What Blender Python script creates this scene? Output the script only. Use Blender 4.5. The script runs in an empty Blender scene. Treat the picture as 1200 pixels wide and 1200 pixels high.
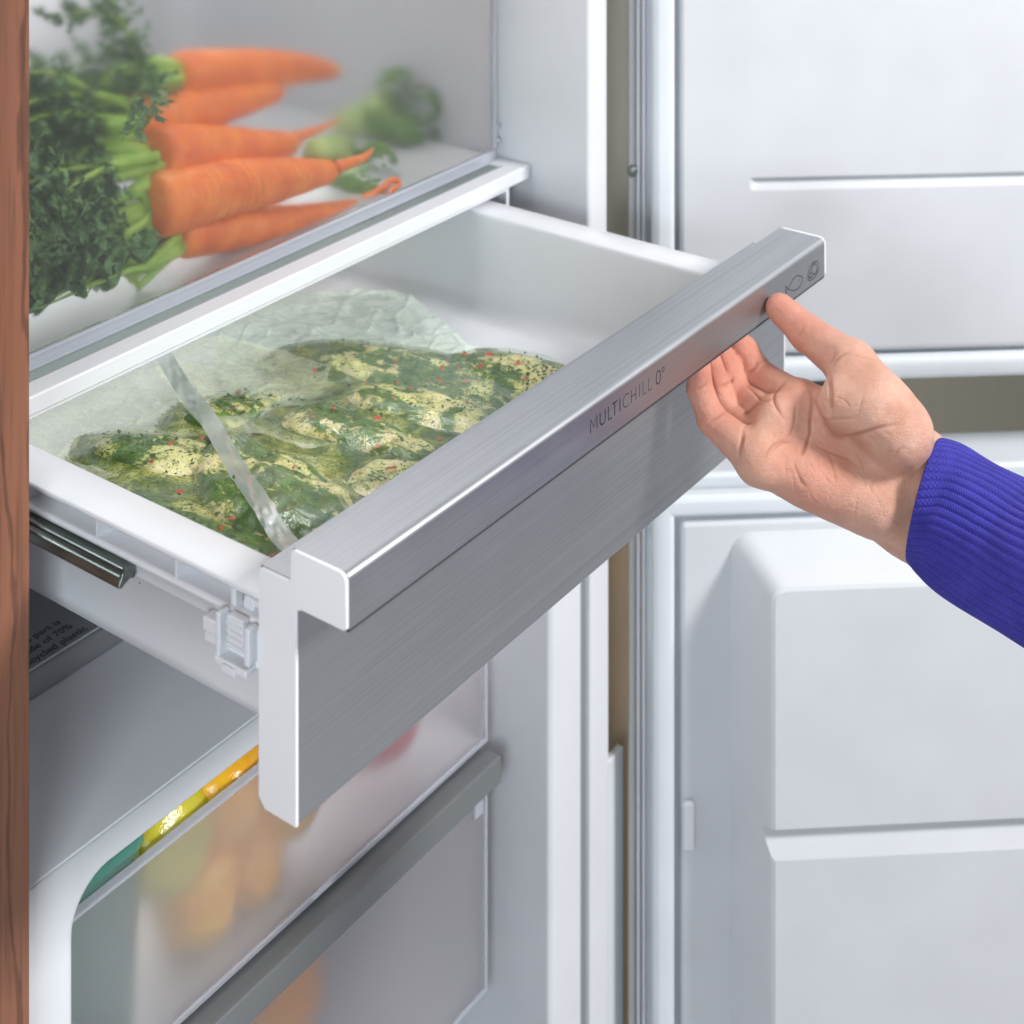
import bpy, bmesh, math, random
import numpy as np
from mathutils import Vector, Matrix
random.seed(7)
rng = np.random.default_rng(7)
SC = bpy.context.scene
COL = SC.collection

# ------------------------------------------------------------------ camera
# world: x runs along the drawer front, y into the refrigerator, z up (metres)
FPX, CX, HY = 1926.0, 600.0, -455.0     # focal length, centre column and horizon row, in pixels of the 1200 px photograph
YAW = math.atan2(1410, FPX)
CAM = np.array([-0.4925, -0.4705, 0.4996])
cd = bpy.data.cameras.new("camera"); co = bpy.data.objects.new("camera", cd); COL.objects.link(co)
co.location = CAM
co.rotation_euler = (math.pi/2, 0, -(math.pi/2 - YAW))
cd.sensor_width = 36; cd.lens = FPX/1200*36
cd.shift_y = (HY - 600)/1200
cd.clip_start = 0.01; cd.clip_end = 50
cd.dof.use_dof = True; cd.dof.focus_distance = 0.84; cd.dof.aperture_fstop = 11
SC.camera = co
# ------------------------------------------------------------------ world, lamps, exposure
w = bpy.data.worlds.new("World"); SC.world = w; w.use_nodes = True
wb = w.node_tree.nodes['Background']; wb.inputs[0].default_value = (0.93, 0.96, 1.0, 1); wb.inputs[1].default_value = 0.20

def area(name, loc, target, sx, sy, power, color=(1, 1, 1)):
    l = bpy.data.lights.new(name, 'AREA'); l.shape = 'RECTANGLE'; l.size = sx; l.size_y = sy; l.energy = power; l.color = color
    o = bpy.data.objects.new(name, l); COL.objects.link(o); o.location = loc
    o.rotation_euler = (Vector(target) - Vector(loc)).to_track_quat('-Z', 'Y').to_euler()
    return o
area('side_fill', (-0.80, -0.44, 0.30), (0.22, 0.0, 0.02), 0.35, 0.35, 8.0, (0.86, 0.94, 1.0))  # extra fill light, added to brighten the end cap and drawer side
area('window_softbox', (0.74, -1.58, 1.15), (0.4, 0.0, 0.0), 0.36, 0.36, 50, (1.0, 0.99, 0.98))
area('top_softbox', (-0.5, -0.6, 2.0), (0.2, 0.1, 0.0), 0.9, 0.9, 3, (0.95, 0.97, 1.0))
area('crisper_fill', (0.22, 0.38, 0.84), (0.22, 0.40, 0.0), 0.36, 0.24, 2.3, (1.0, 0.98, 0.94))  # unseen lamp added to light the vegetables behind the frosted pane
area('drawer_rear_fill', (0.22, 0.345, 0.0865), (0.22, 0.30, 0.0), 0.34, 0.14, 0.14, (0.97, 0.99, 1.0))  # fill light added below the shelf to lift the drawer's dim rear
area('freezer_fill', (0.22, 0.34, -0.125), (0.22, 0.30, -0.3), 0.34, 0.2, 0.55, (1.0, 0.97, 0.94))  # no visible source; added so the freezer contents receive light
SC.view_settings.view_transform = 'Standard'; SC.view_settings.look = 'None'
SC.view_settings.exposure = -0.08; SC.view_settings.gamma = 1.0
SC.cycles.use_denoising = True
SC.cycles.max_bounces = 14; SC.cycles.transparent_max_bounces = 24; SC.cycles.transmission_bounces = 10
SC.cycles.sample_clamp_indirect = 6

# ------------------------------------------------------------------ helpers
XC = np.array([math.sin(YAW), math.cos(YAW)]); YC = np.array([-math.cos(YAW), math.sin(YAW)])
def ray(px, py):
    v = np.array([(px-CX)/FPX, 1.0]); return np.array([v@XC, v@YC, -(py-HY)/FPX])
def on(px, py, axis, val):              # photo point carried onto the plane axis = val
    r = ray(px, py); i = 'xyz'.index(axis); return CAM + (val-CAM[i])/r[i]*r
def at(px, py, D):                      # photo point at depth D
    return CAM + ray(px, py)*D

def setk(o, label=None, cat=None, group=None, kind=None):
    for k, v in (('label', label), ('category', cat), ('group', group), ('kind', kind)):
        if v: o[k] = v
    return o
def thing(name, label, cat, group=None, loc=(0, 0, 0), kind=None):
    o = bpy.data.objects.new(name, None); COL.objects.link(o); o.location = loc; o.empty_display_size = .02
    return setk(o, label, cat, group, kind)
def link(name, me, mat=None, parent=None, smooth=False, bevel=0, seg=3):
    o = bpy.data.objects.new(name, me); COL.objects.link(o)
    if mat: me.materials.append(mat)
    if parent is not None:
        o.parent = parent; o.matrix_parent_inverse = Matrix.Translation(parent.location).inverted() if parent.type == 'EMPTY' and parent.rotation_euler.z == 0 else Matrix()
    if smooth: me.polygons.foreach_set('use_smooth', [True]*len(me.polygons))
    if bevel:
        b = o.modifiers.new('bevel', 'BEVEL'); b.width = bevel; b.segments = seg; b.limit_method = 'ANGLE'; b.angle_limit = math.radians(35)
        me.polygons.foreach_set('use_smooth', [True]*len(me.polygons))
        b.harden_normals = True
    return o
def mk(name, verts, faces, mat=None, parent=None, **k):
    me = bpy.data.meshes.new(name); me.from_pydata([tuple(map(float, v)) for v in verts], [], [tuple(map(int, f)) for f in faces]); me.update()
    return link(name, me, mat, parent, **k)
def fixn(o):
    bm = bmesh.new(); bm.from_mesh(o.data); bmesh.ops.recalc_face_normals(bm, faces=bm.faces); bm.to_mesh(o.data); bm.free(); return o
BF = [(0,3,2,1),(4,5,6,7),(0,1,5,4),(1,2,6,5),(2,3,7,6),(3,0,4,7)]
def box(name, x0, x1, y0, y1, z0, z1, mat, parent=None, bevel=0, seg=3):
    v = [(x0,y0,z0),(x1,y0,z0),(x1,y1,z0),(x0,y1,z0),(x0,y0,z1),(x1,y0,z1),(x1,y1,z1),(x0,y1,z1)]
    return mk(name, v, BF, mat, parent, bevel=bevel, seg=seg)
def extrude_x(name, prof, x0, x1, mat, parent=None, bevel=0, seg=3):     # prof: closed (y,z) list
    n = len(prof)
    v = [(x0, y, z) for y, z in prof] + [(x1, y, z) for y, z in prof]
    f = [tuple(range(n))[::-1], tuple(range(n, 2*n))] + [(i, (i+1) % n, n+(i+1) % n, n+i) for i in range(n)]
    return fixn(mk(name, v, f, mat, parent, bevel=bevel, seg=seg))
def extrude_poly(name, prof, axis, a0, a1, mat, parent=None, bevel=0, seg=3):
    def pt(p, a):
        return {'x': (a, p[0], p[1]), 'y': (p[0], a, p[1]), 'z': (p[0], p[1], a)}[axis]
    n = len(prof); v = [pt(p, a0) for p in prof] + [pt(p, a1) for p in prof]
    f = [tuple(range(n))[::-1], tuple(range(n, 2*n))] + [(i, (i+1) % n, n+(i+1) % n, n+i) for i in range(n)]
    return fixn(mk(name, v, f, mat, parent, bevel=bevel, seg=seg))
def rrect(x0, x1, y0, y1, r, n=6):
    out = []
    for cx, cy, a0 in ((x1-r, y1-r, 0), (x0+r, y1-r, 90), (x0+r, y0+r, 180), (x1-r, y0+r, 270)):
        for i in range(n+1):
            a = math.radians(a0+90*i/n); out.append((cx+r*math.cos(a), cy+r*math.sin(a)))
    return out
def loft(name, rings, mat, parent=None, cap0=True, cap1=True, smooth=True, bevel=0, closed=False):
    n = len(rings[0]); v = [p for r in rings for p in r]; f = []
    m = len(rings)
    for k in range(m if closed else m-1):
        a, b = k*n, ((k+1) % m)*n
        f += [(a+i, a+(i+1) % n, b+(i+1) % n, b+i) for i in range(n)]
    if not closed:
        if cap0: f.append(tuple(range(n))[::-1])
        if cap1: f.append(tuple(range((m-1)*n, m*n)))
    return fixn(mk(name, v, f, mat, parent, smooth=smooth, bevel=bevel))
def tube(name, pts, rad, mat, parent=None, n=12, tip=True):
    pts = [Vector(p) for p in pts]; rings = []
    if not hasattr(rad, '__len__'): rad = [rad]*len(pts)
    if len(rad) != len(pts): rad = np.interp(np.linspace(0, 1, len(pts)), np.linspace(0, 1, len(rad)), rad)
    up = Vector((0.13, 0.2, 1)).normalized()
    for i, p in enumerate(pts):
        t = (pts[min(i+1, len(pts)-1)] - pts[max(i-1, 0)]).normalized()
        a = t.cross(up).normalized(); b = t.cross(a)
        rings.append([p + float(rad[i])*(math.cos(2*math.pi*k/n)*a + math.sin(2*math.pi*k/n)*b) for k in range(n)])
    return loft(name, rings, mat, parent)
def smoothpath(pts, m=8):                # Catmull-Rom through the points
    P = [np.array(p, float) for p in pts]; P = [2*P[0]-P[1]] + P + [2*P[-1]-P[-2]]; out = []
    for i in range(1, len(P)-2):
        for k in range(m):
            t = k/m
            out.append(.5*((2*P[i]) + (-P[i-1]+P[i+1])*t + (2*P[i-1]-5*P[i]+4*P[i+1]-P[i+2])*t*t + (-P[i-1]+3*P[i]-3*P[i+1]+P[i+2])*t**3))
    out.append(P[-2]); return out
def fade(t): return t*t*(3-2*t)
_T = np.random.default_rng(3).random(65536)
def vn(x, y, z=0.0, seed=0):             # value noise, -1..1
    x, y, z = np.broadcast_arrays(np.asarray(x, float), np.asarray(y, float), np.asarray(z, float))
    xi, yi, zi = np.floor(x).astype(np.int64), np.floor(y).astype(np.int64), np.floor(z).astype(np.int64)
    fx, fy, fz = fade(x-xi), fade(y-yi), fade(z-zi)
    def h(a, b, c): return _T[((a*73856093) ^ (b*19349663) ^ (c*83492791) ^ (seed*2654435761)) & 65535]
    r = 0
    for dx in (0, 1):
        for dy in (0, 1):
            for dz in (0, 1):
                r = r + h(xi+dx, yi+dy, zi+dz)*np.where(dx, fx, 1-fx)*np.where(dy, fy, 1-fy)*np.where(dz, fz, 1-fz)
    return 2*r-1
def fbm(x, y, z=0.0, o=4, seed=0):
    return sum(vn(np.asarray(x)*2**i, np.asarray(y)*2**i, np.asarray(z)*2**i, seed+i)*.5**i for i in range(o))

# ------------------------------------------------------------------ materials
class NT:
    def __init__(s, name):
        s.m = bpy.data.materials.new(name); s.m.use_nodes = True; s.t = s.m.node_tree; s.t.nodes.clear()
        s.out = s.n('ShaderNodeOutputMaterial')
    def n(s, typ, **k):
        nd = s.t.nodes.new(typ)
        for a, b in k.items():
            if a.startswith('i_'): s.put(nd, a[2:].replace('_', ' '), b)
            else: setattr(nd, a, b)
        return nd
    def put(s, nd, key, val):
        inp = nd.inputs[int(key)] if key.isdigit() else nd.inputs[key]
        if isinstance(val, bpy.types.NodeSocket): s.t.links.new(val, inp)
        elif isinstance(val, bpy.types.Node): s.t.links.new(val.outputs[0], inp)
        else: inp.default_value = val if not (hasattr(val, '__len__') and len(val) == 3 and inp.type == 'RGBA') else (*val, 1)
    def bsdf(s, **k): return s.n('ShaderNodeBsdfPrincipled', **{('i_'+a): b for a, b in k.items()})
    def surf(s, nd): s.t.links.new(nd.outputs[0], s.out.inputs[0]); return s.m
    def co(s, scale=(1, 1, 1), kind='Object', rot=(0, 0, 0)):
        tc = s.n('ShaderNodeTexCoord'); mp = s.n('ShaderNodeMapping'); s.t.links.new(tc.outputs[kind], mp.inputs[0])
        mp.inputs['Scale'].default_value = scale; mp.inputs['Rotation'].default_value = rot; return mp
    def noise(s, vec, scale, detail=3, rough=.5, dist=0):
        return s.n('ShaderNodeTexNoise', i_Vector=vec, i_Scale=float(scale), i_Detail=float(detail), i_Roughness=float(rough), i_Distortion=float(dist))
    def ramp(s, fac, stops):
        r = s.n('ShaderNodeValToRGB'); s.put(r, 'Fac', fac)
        e = r.color_ramp.elements
        while len(e) < len(stops): e.new(.5)
        for q, (p, c) in zip(e, stops):
            q.position = p; q.color = (*c, 1) if hasattr(c, '__len__') else (c, c, c, 1)
        return r
    def mix(s, fac, a, b, mode='MIX'):
        m = s.n('ShaderNodeMix', data_type='RGBA', blend_type=mode)
        s.put(m, '0', fac); 
        for i, v in ((6, a), (7, b)):
            if isinstance(v, bpy.types.NodeSocket): s.t.links.new(v, m.inputs[i])
            elif isinstance(v, bpy.types.Node): s.t.links.new(v.outputs[0], m.inputs[i])
            else: m.inputs[i].default_value = (*v, 1)
        return m.outputs[2]
    def bump(s, h, strength=.2, dist=.001, normal=None):
        b = s.n('ShaderNodeBump', i_Height=h, i_Strength=strength, i_Distance=dist)
        if normal is not None: s.put(b, 'Normal', normal)
        return b
    def math(s, op, a, b=0.0):
        m = s.n('ShaderNodeMath', operation=op); s.put(m, '0', a); s.put(m, '1', b); return m.outputs[0]

def plastic(name, col, rough=.35, grain=.03, **k):
    t = NT(name); c = t.co()
    n = t.noise(c, 900, 2); n2 = t.noise(c, 18, 3)
    colr = t.ramp(n2, [(.3, tuple(x*.965 for x in col)), (.7, tuple(min(1, x*1.02) for x in col))])
    b = t.bsdf(Base_Color=colr, Roughness=rough, Normal=t.bump(n, grain, .0004))
    for a, v in k.items(): b.inputs[a.replace('_', ' ')].default_value = v
    return t.surf(b)
M = {}
M['white'] = plastic('white_plastic', (.69, .705, .735), .32)
M['shadeline'] = plastic('painted_shade_line', (.035, .036, .04), .8)  # near-black colour for the painted shade line below the handle
M['shelfwhite'] = plastic('divider_white', (.88, .89, .91), .35)
M['liner'] = plastic('fridge_liner', (.70, .715, .745), .38, .05)
M['doorliner'] = plastic('door_liner', (.67, .685, .715), .42, .06)
M['gasket'] = plastic('gasket_rubber', (.74, .78, .82), .5, .05)
M['seam'] = plastic('grey_seam', (.27, .275, .29), .5)
M['greyseal'] = plastic('grey_seal', (.42, .43, .44), .5)
M['greybar'] = plastic('grey_bar', (.15, .16, .165), .35)
M['cap'] = plastic('pearl_end_cap', (.80, .81, .83), .33, .02)
M['print'] = plastic('dark_print', (.10, .11, .12), .5)
M['olive'] = plastic('olive_front', (.22, .21, .165), .6)
M['beige'] = plastic('beige_wall', (.84, .79, .68), .8)
M['platesurf'] = plastic('grey_plate', (.36, .37, .385), .35)

def steel():
    t = NT('brushed_steel')
    c = t.co((1.5, 900, 900)); n = t.noise(c, 1.0, 3, .6)
    c2 = t.co((5, 3000, 3000)); n2 = t.noise(c2, 1.0, 2, .6)
    c3 = t.co((1.0, 8, 30)); n3 = t.noise(c3, 1.6, 2)
    mixn = t.math('ADD', t.math('MULTIPLY', n.outputs[0], .5), t.math('MULTIPLY', n2.outputs[0], .5))
    col = t.ramp(mixn, [(.33, (.385, .395, .415)), (.5, (.465, .476, .50)), (.68, (.545, .556, .58))])
    n4 = t.noise(t.co((1, 1, 1)), 26, 3, .6); rg = t.ramp(t.math('ADD', t.math('MULTIPLY', n3.outputs[0], .6), t.math('MULTIPLY', n4.outputs[0], .4)), [(.35, .38), (.65, .48)])
    b = t.bsdf(Base_Color=col, Metallic=1.0, Roughness=rg, Anisotropic=.0, Normal=t.bump(mixn, .35, .00006))
    return t.surf(b)
M['steel'] = steel()
def chrome():
    t = NT('zinc_rail'); n = t.noise(t.co((3, .5, 3)), 60, 3)
    return t.surf(t.bsdf(Base_Color=t.ramp(n, [(.3, (.13, .15, .14)), (.7, (.30, .33, .31))]), Metallic=1.0, Roughness=.42))
M['zinc'] = chrome()
def wood():
    t = NT('oak_wood')
    c = t.co((1, 1, .06)); n = t.noise(c, 34, 6, .62, .6)
    c2 = t.co((1, 1, .03)); n2 = t.noise(c2, 260, 4, .65)
    c3 = t.co((1, 1, .22), rot=(0, .12, 0)); wv = t.n('ShaderNodeTexWave', wave_type='BANDS', bands_direction='X', i_Vector=c3, i_Scale=22.0, i_Distortion=9.0, i_Detail=4.0, i_Detail_Scale=1.5)
    base = t.ramp(n, [(.28, (.12, .040, .020)), (.5, (.20, .076, .040)), (.72, (.275, .118, .066))])
    ln = t.ramp(wv.outputs[1], [(.0, .55), (.12, 1.0), (1.0, 1.0)])
    pores = t.ramp(n2, [(.36, .62), (.48, 1.0)])
    col = t.mix(1.0, base, ln.outputs[0], 'MULTIPLY'); col = t.mix(.8, col, pores.outputs[0], 'MULTIPLY')
    return t.surf(t.bsdf(Base_Color=col, Roughness=.55, Normal=t.bump(n2, .25, .0004)))
M['wood'] = wood()
M['floorwood'] = plastic('pale_floor', (.60, .61, .63), .6)
M['gapwood'] = plastic('brown_side', (.88, .68, .47), .7)
def clear(name, tint=(.95, .97, .97), gl=.10, rough=.05, haze=.03, hazecol=(.9, .92, .95)):
    t = NT(name)
    tr = t.n('ShaderNodeBsdfTransparent', i_Color=tint); g = t.n('ShaderNodeBsdfGlossy', i_Roughness=rough)
    df = t.n('ShaderNodeBsdfDiffuse', i_Color=hazecol)
    lw = t.n('ShaderNodeLayerWeight', i_Blend=.35)
    m1 = t.n('ShaderNodeMixShader', i_0=haze); t.t.links.new(tr.outputs[0], m1.inputs[1]); t.t.links.new(df.outputs[0], m1.inputs[2])
    fac = t.math('ADD', t.math('MULTIPLY', lw.outputs[0], .5), gl)
    m2 = t.n('ShaderNodeMixShader', i_0=fac); t.t.links.new(m1.outputs[0], m2.inputs[1]); t.t.links.new(g.outputs[0], m2.inputs[2])
    return t.surf(m2)
M['clear'] = clear('clear_acrylic', (.90, .92, .96), .16, .12, .45, (.72, .75, .84))
M['glass'] = clear('shelf_glass', (.86, .93, .90), .08, .02, .22, (.66, .75, .71))
M['floorfrost'] = clear('frosted_floor', (.92, .93, .93), .08, .3, .55, (.80, .81, .83))
def frosted(name, rough, tint, haze=.12, hcol=(.78, .78, .82)):
    t = NT(name)
    b = t.bsdf(Base_Color=tint, Roughness=rough, IOR=1.12, Transmission_Weight=1.0)
    d = t.n('ShaderNodeBsdfDiffuse', i_Color=hcol); m = t.n('ShaderNodeMixShader', i_0=haze)
    t.t.links.new(b.outputs[0], m.inputs[1]); t.t.links.new(d.outputs[0], m.inputs[2])
    return t.surf(m)
M['frost'] = frosted('frosted_acrylic', .27, (.97, .97, .97), .035, (.80, .80, .84))
M['frost2'] = frosted('frosted_freezer_acrylic', .72, (.92, .91, .92), .16, (.62, .61, .65))

# ================================================================== SETTING: refrigerator, cabinet, doors
YF = 0.170                                # front plane of the refrigerator body
fr = thing('refrigerator', 'white built-in refrigerator body holding the open drawer, shelf and freezer section', 'refrigerator', loc=(.22, .17, -.4))
XL, XR = -.034, .4743
def slab(name, x0, x1, y0, y1, z0, z1, m='liner', bev=.0, parent=fr): return box(name, x0, x1, y0, y1, z0, z1, M[m], parent, bevel=bev)
# fresh-food compartment liner
slab('liner_wall', XR, XR+.0247, YF, .62, -.0965, .85, 'liner', .003)
slab('liner_wall', XL-.0247, XL, YF, .62, -.0965, .85, 'liner', .003)
slab('rear_wall', XL, XR, .62, .64, -.0965, .85, 'liner')
slab('ceiling_panel', XL, XR, .18, .62, .85, .865, 'liner')
# freezer compartment: thicker walls, rounded opening
CXL, CXR, CZT = .0215, .4215, -.1165
def ring_at(y, r, grow=0): return rrect(CXL-grow, CXR+grow, -.70, CZT+grow, r, 8)
outer = rrect(XL-.0247, XR-.016, -.72, -.0990, .001, 8)
inner = rrect(CXL, CXR, -.70, CZT, .022, 8)
inner2 = rrect(CXL-.003, CXR+.003, -.70, CZT+.003, .024, 8)
rings = [[(x, YF+.05, z) for x, z in outer], [(x, YF, z) for x, z in outer], [(x, YF-.004, z) for x, z in outer], [(x, YF-.004, z) for x, z in inner2],
         [(x, YF-.001, z) for x, z in inner], [(x, YF+.05, z) for x, z in inner], [(x, .60, z) for x, z in inner]]
loft('freezer_surround', rings, M['liner'], fr, cap0=False, cap1=True, bevel=.0015)
slab('seam_or_shade_strip', XR-.016, XR, YF+.004, YF+.03, -.72, -.0990, 'seam')
slab('edge_strip', XR, XR+.0247, YF-.001, YF+.03, -.72, -.0970, 'liner', .002)
# divider floor with raised rear plate
slab('divider', XL, XR, YF-.0035, .278, -.0988, -.0975, 'shelfwhite', .001)
slab('divider_core', XL, XR, YF+.052, .60, -.1110, -.0990, 'liner')
plate_prof = [(.2745, -.0972), (.2730, -.093), (.2735, -.0875), (.2760, -.0842), (.2805, -.0830), (.60, -.0830), (.60, -.0972)]
pl = extrude_x('recycled_plate', plate_prof, XL+.002, XR-.002, M['platesurf'], fr, bevel=.0008)
extrude_x('plate_edge_line', [(.2773, -.0834), (.2773, -.0822), (.2779, -.0822), (.2779, -.0834)], XL+.004, XR-.004, M['white'], pl)
def text_mesh(name, body, size, mat, parent, origin, xdir, ydir, thick=.00012, bold=0, align='LEFT'):
    cu = bpy.data.curves.new(name, 'FONT'); cu.body = body; cu.size = size; cu.extrude = thick; cu.offset = bold; cu.align_x = align; cu.resolution_u = 4
    tmp = bpy.data.objects.new(name+'_tmp', cu); COL.objects.link(tmp)
    dg = bpy.context.evaluated_depsgraph_get(); me = bpy.data.meshes.new_from_object(tmp.evaluated_get(dg)); 
    bpy.data.objects.remove(tmp); X = Vector(xdir).normalized(); Y = Vector(ydir).normalized(); Z = X.cross(Y)
    for v in me.vertices: v.co = Vector(origin) + v.co.x*X + v.co.y*Y + v.co.z*Z
    return link(name, me, mat, parent)
for k, line in enumerate(['This part is', 'made of 70%', 'recycled plastic']):
    text_mesh('print_line', line, .0072, M['print'], pl, (.0860-.0035*k, .2985-.0085*k, -.0829), (1, 0, 0), (0, 1, 0), bold=.00008)
ringv = [[(.0700+r*math.cos(a*math.pi/16), .2915+r*math.sin(a*math.pi/16), z) for a in range(32)] for r, z in ((.0085, -.0832), (.0085, -.0828), (.0072, -.0828), (.0072, -.0832))]
loft('recycling_ring', ringv, M['print'], pl, cap0=False, cap1=False, closed=True, smooth=False)
# fixed front shelf: white frame, glass pane
sh = slab('shelf_frame', XL+.001, XR-.0008, .2200, .2345, .0905, .1005, 'white', .0012)
slab('lower_lip', XL+.001, .4520, .2232, .2330, .0872, .0904, 'white', .0006, parent=sh)
slab('side_rail', .4580, XR-.0008, .2346, .58, .0935, .1005, 'white', .001, parent=sh)
slab('bracket', .4495, .4530, .2240, .232, .066, .0871, 'white', .0006, parent=sh)
slab('glass_pane', XL+.003, .4578, .2346, .58, .0962, .0992, 'glass', 0, parent=sh)
slab('glass_seal', XL+.003, .4578, .2338, .23455, .0985, .1010, 'seam', 0, parent=sh)

# oak side panel left of the refrigerator
wp = box('wood_panel', -.60, float(on(35, 500, 'y', .150)[0]), .150, .168, -.75, .62, M['wood'], None, bevel=.0008)
setk(wp, 'reddish brown oak cabinet panel along the left edge', 'cabinet panel')
# what stands beyond the hinges
bw = box('back_wall', .5000, .642, .197, .212, .0, 1.0, M['beige']); setk(bw, kind='structure')
bw2 = box('back_wall', .5000, .642, .197, .212, -.99, -.001, M['gapwood']); setk(bw2, kind='structure')
cf = box('cabinet_front', .645, 2.6, .230, .255, -1.0, .90, M['olive'], None, bevel=.002)
setk(cf, 'dark olive cabinet front seen in the gap between the two open doors', 'cabinet')

fl_ = box('floor', -3.0, 3.2, -3.4, .62, -1.05, -1.0, M['floorwood']); setk(fl_, kind='structure')
# doors: local frame u along the door from its hinge, w away from the inner face, z up
def door(name, label, z0, z1):
    e = bpy.data.objects.new('door', None); COL.objects.link(e); e.location = (.50, .18, 0); e['label'] = label; e.parent = fr; e.matrix_parent_inverse = Matrix.Translation(fr.location).inverted()
    e.rotation_euler = (0, 0, math.atan2(-.769, .643)); return e
def dslab(name, u0, u1, w0, w1, z0, z1, m, par, bev=.002, seg=3): return box(name, u0, u1, w0, w1, z0, z1, M[m], par, bevel=bev, seg=seg)
def bead(name, u0, u1, z0, z1, wd, m, par, rad):      # rounded gasket bead running round the door edge
    prof = [(-wd/2, 0), (-wd*.46, -rad*.7), (-wd*.22, -rad), (wd*.22, -rad), (wd*.46, -rad*.7), (wd/2, 0)]
    rings = []
    for (cu, cz, su, sz) in ((u0, z0, -1, -1), (u1, z0, 1, -1), (u1, z1, 1, 1), (u0, z1, -1, 1)):
        rings.append([(cu+su*a, b, cz+sz*a) for a, b in prof])
    return loft(name, rings, M[m], par, closed=True, bevel=.0006)
UE = .66
ud = door('refrigerator_door', 'open upper refrigerator door with a grooved white inner liner behind the hand', 0, 0)
dslab('door_slab', .0315, UE, .010, .060, -.0590, .75, 'gasket', ud, .004)
dslab('metal_trim', .0237, .0284, .0040, .0095, -.055, .75, 'greyseal', ud, .001)
for k in range(2): dslab('trim_rib', .0292+.0040*k, .0318+.0040*k, .0035, .0100, -.055, .75, 'white', ud, .0008)
bead('gasket', .0475, UE-.03, -.0495, .70, .0165, 'gasket', ud, .009)
def liner_panel(u0, u1, z0, z1, wf, grooves, par, name='inner_liner', r=.006, m='doorliner'):
    # a front sheet with recessed horizontal grooves: strips of real relief swept along u
    zs = [(z0, wf+.012), (z0, wf+.004), (z0+.0012, wf+.0012), (z0+.004, wf), (z0+.006, wf), (z0+.012, wf)]
    for g0, g1, dep in sorted(grooves):
        n = 6
        zs += [(g0-.012, wf), (g0-.006, wf), (g0-.0028, wf), (g0-.0016, wf), (g0-.0004, wf+.0006), (g0+.0012, wf+dep*.75), (g0+.0030, wf+dep), (g1-.0010, wf+dep), (g1-.0002, wf+dep*.8), (g1, wf+.0003), (g1+.0006, wf), (g1+.0018, wf), (g1+.006, wf), (g1+.012, wf)]
    zs += [(z1-.004, wf), (z1-.0012, wf+.0012), (z1, wf+.004), (z1, wf+.012)]
    return zs
def swept(name, zs, us, par, m):
    # us: list of (u, depth factor, extra w): grooves fade in from the left end
    v, f = [], []; n = len(zs)
    for (u, fac, ex) in us:
        for z, wv in zs: v.append((u, (-.004 + (wv+.004)*fac) if -.004 < wv < .008 and fac < 1 else wv+0, z) if ex == 0 else (u, max(wv, ex), z))
    for k in range(len(us)-1):
        f += [(k*n+i, k*n+i+1, (k+1)*n+i+1, (k+1)*n+i) for i in range(n-1)]
    return fixn(mk(name, v, f, M[m], par, smooth=True))
zs = liner_panel(.0600, UE-.045, -.0385, .68, -.004, [(.0825, .0898, .0038)], ud)
u0 = .0603
swept('inner_liner', zs, [(u0, 1, .008), (u0+.0004, 0, 0), (u0+.003, 0, 0), (.103, 0, 0), (.107, 0, 0), (.1095, 0, 0), (.1105, 0, 0), (.1122, .35, 0), (.1142, .85, 0), (.118, 1, 0), (.45, 1, 0), (UE-.045, 1, 0)], ud, 'doorliner')

ld = door('freezer_door', 'open lower freezer door with a raised white inner panel under the sleeve', 0, 0)
dslab('door_slab', .0315, UE, .010, .060, -.80, -.1300, 'gasket', ld, .004)
dslab('metal_trim', .0237, .0284, .0040, .0095, -.80, -.131, 'greyseal', ld, .001)
for k in range(2): dslab('trim_rib', .0292+.0040*k, .0318+.0040*k, .0035, .0100, -.80, -.131, 'white', ld, .0008)
bead('gasket', .0475, UE-.03, -.76, -.1440, .0165, 'gasket', ld, .009)
dslab('inner_liner', .0603, UE-.045, -.004, .012, -.745, -.1575, 'doorliner', ld, .004, 4)
# raised panel: rounded block 32 mm proud with a groove across it
rp = [[(x, -.0038, z) for x, z in rrect(.0965, UE-.085, -.72, -.1655, .016, 6)],
      [(x, -.0120, z) for x, z in rrect(.1010, UE-.089, -.716, -.1690, .016, 6)],
      [(x, -.0400, z) for x, z in rrect(.1145, UE-.100, -.706, -.1800, .013, 6)],
      [(x, -.0437, z) for x, z in rrect(.1172, UE-.103, -.703, -.1826, .011, 6)],
      [(x, -.0450, z) for x, z in rrect(.1200, UE-.106, -.700, -.1853, .009, 6)]]
rpo = loft('raised_panel', rp, M['doorliner'], ld, cap0=False)
cut = extrude_poly('cutter', [(-.054, -.3500), (-.0350, -.3525), (-.0452, -.3735), (-.054, -.3750)], 'x', .080, .70, None)
cut.parent = ld; cut.matrix_parent_inverse = Matrix()
bo = rpo.modifiers.new('groove', 'BOOLEAN'); bo.operation = 'DIFFERENCE'; bo.object = cut; bo.solver = 'EXACT'
dg = bpy.context.evaluated_depsgraph_get(); nm = bpy.data.meshes.new_from_object(rpo.evaluated_get(dg)); rpo.modifiers.clear(); rpo.data = nm; bpy.data.objects.remove(cut)
nm.set_sharp_from_angle(angle=math.radians(20))
dslab('stop_lug', .0605, .0700, -.009, -.0035, -.392, -.356, 'doorliner', ld, .0028, 4)
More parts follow.
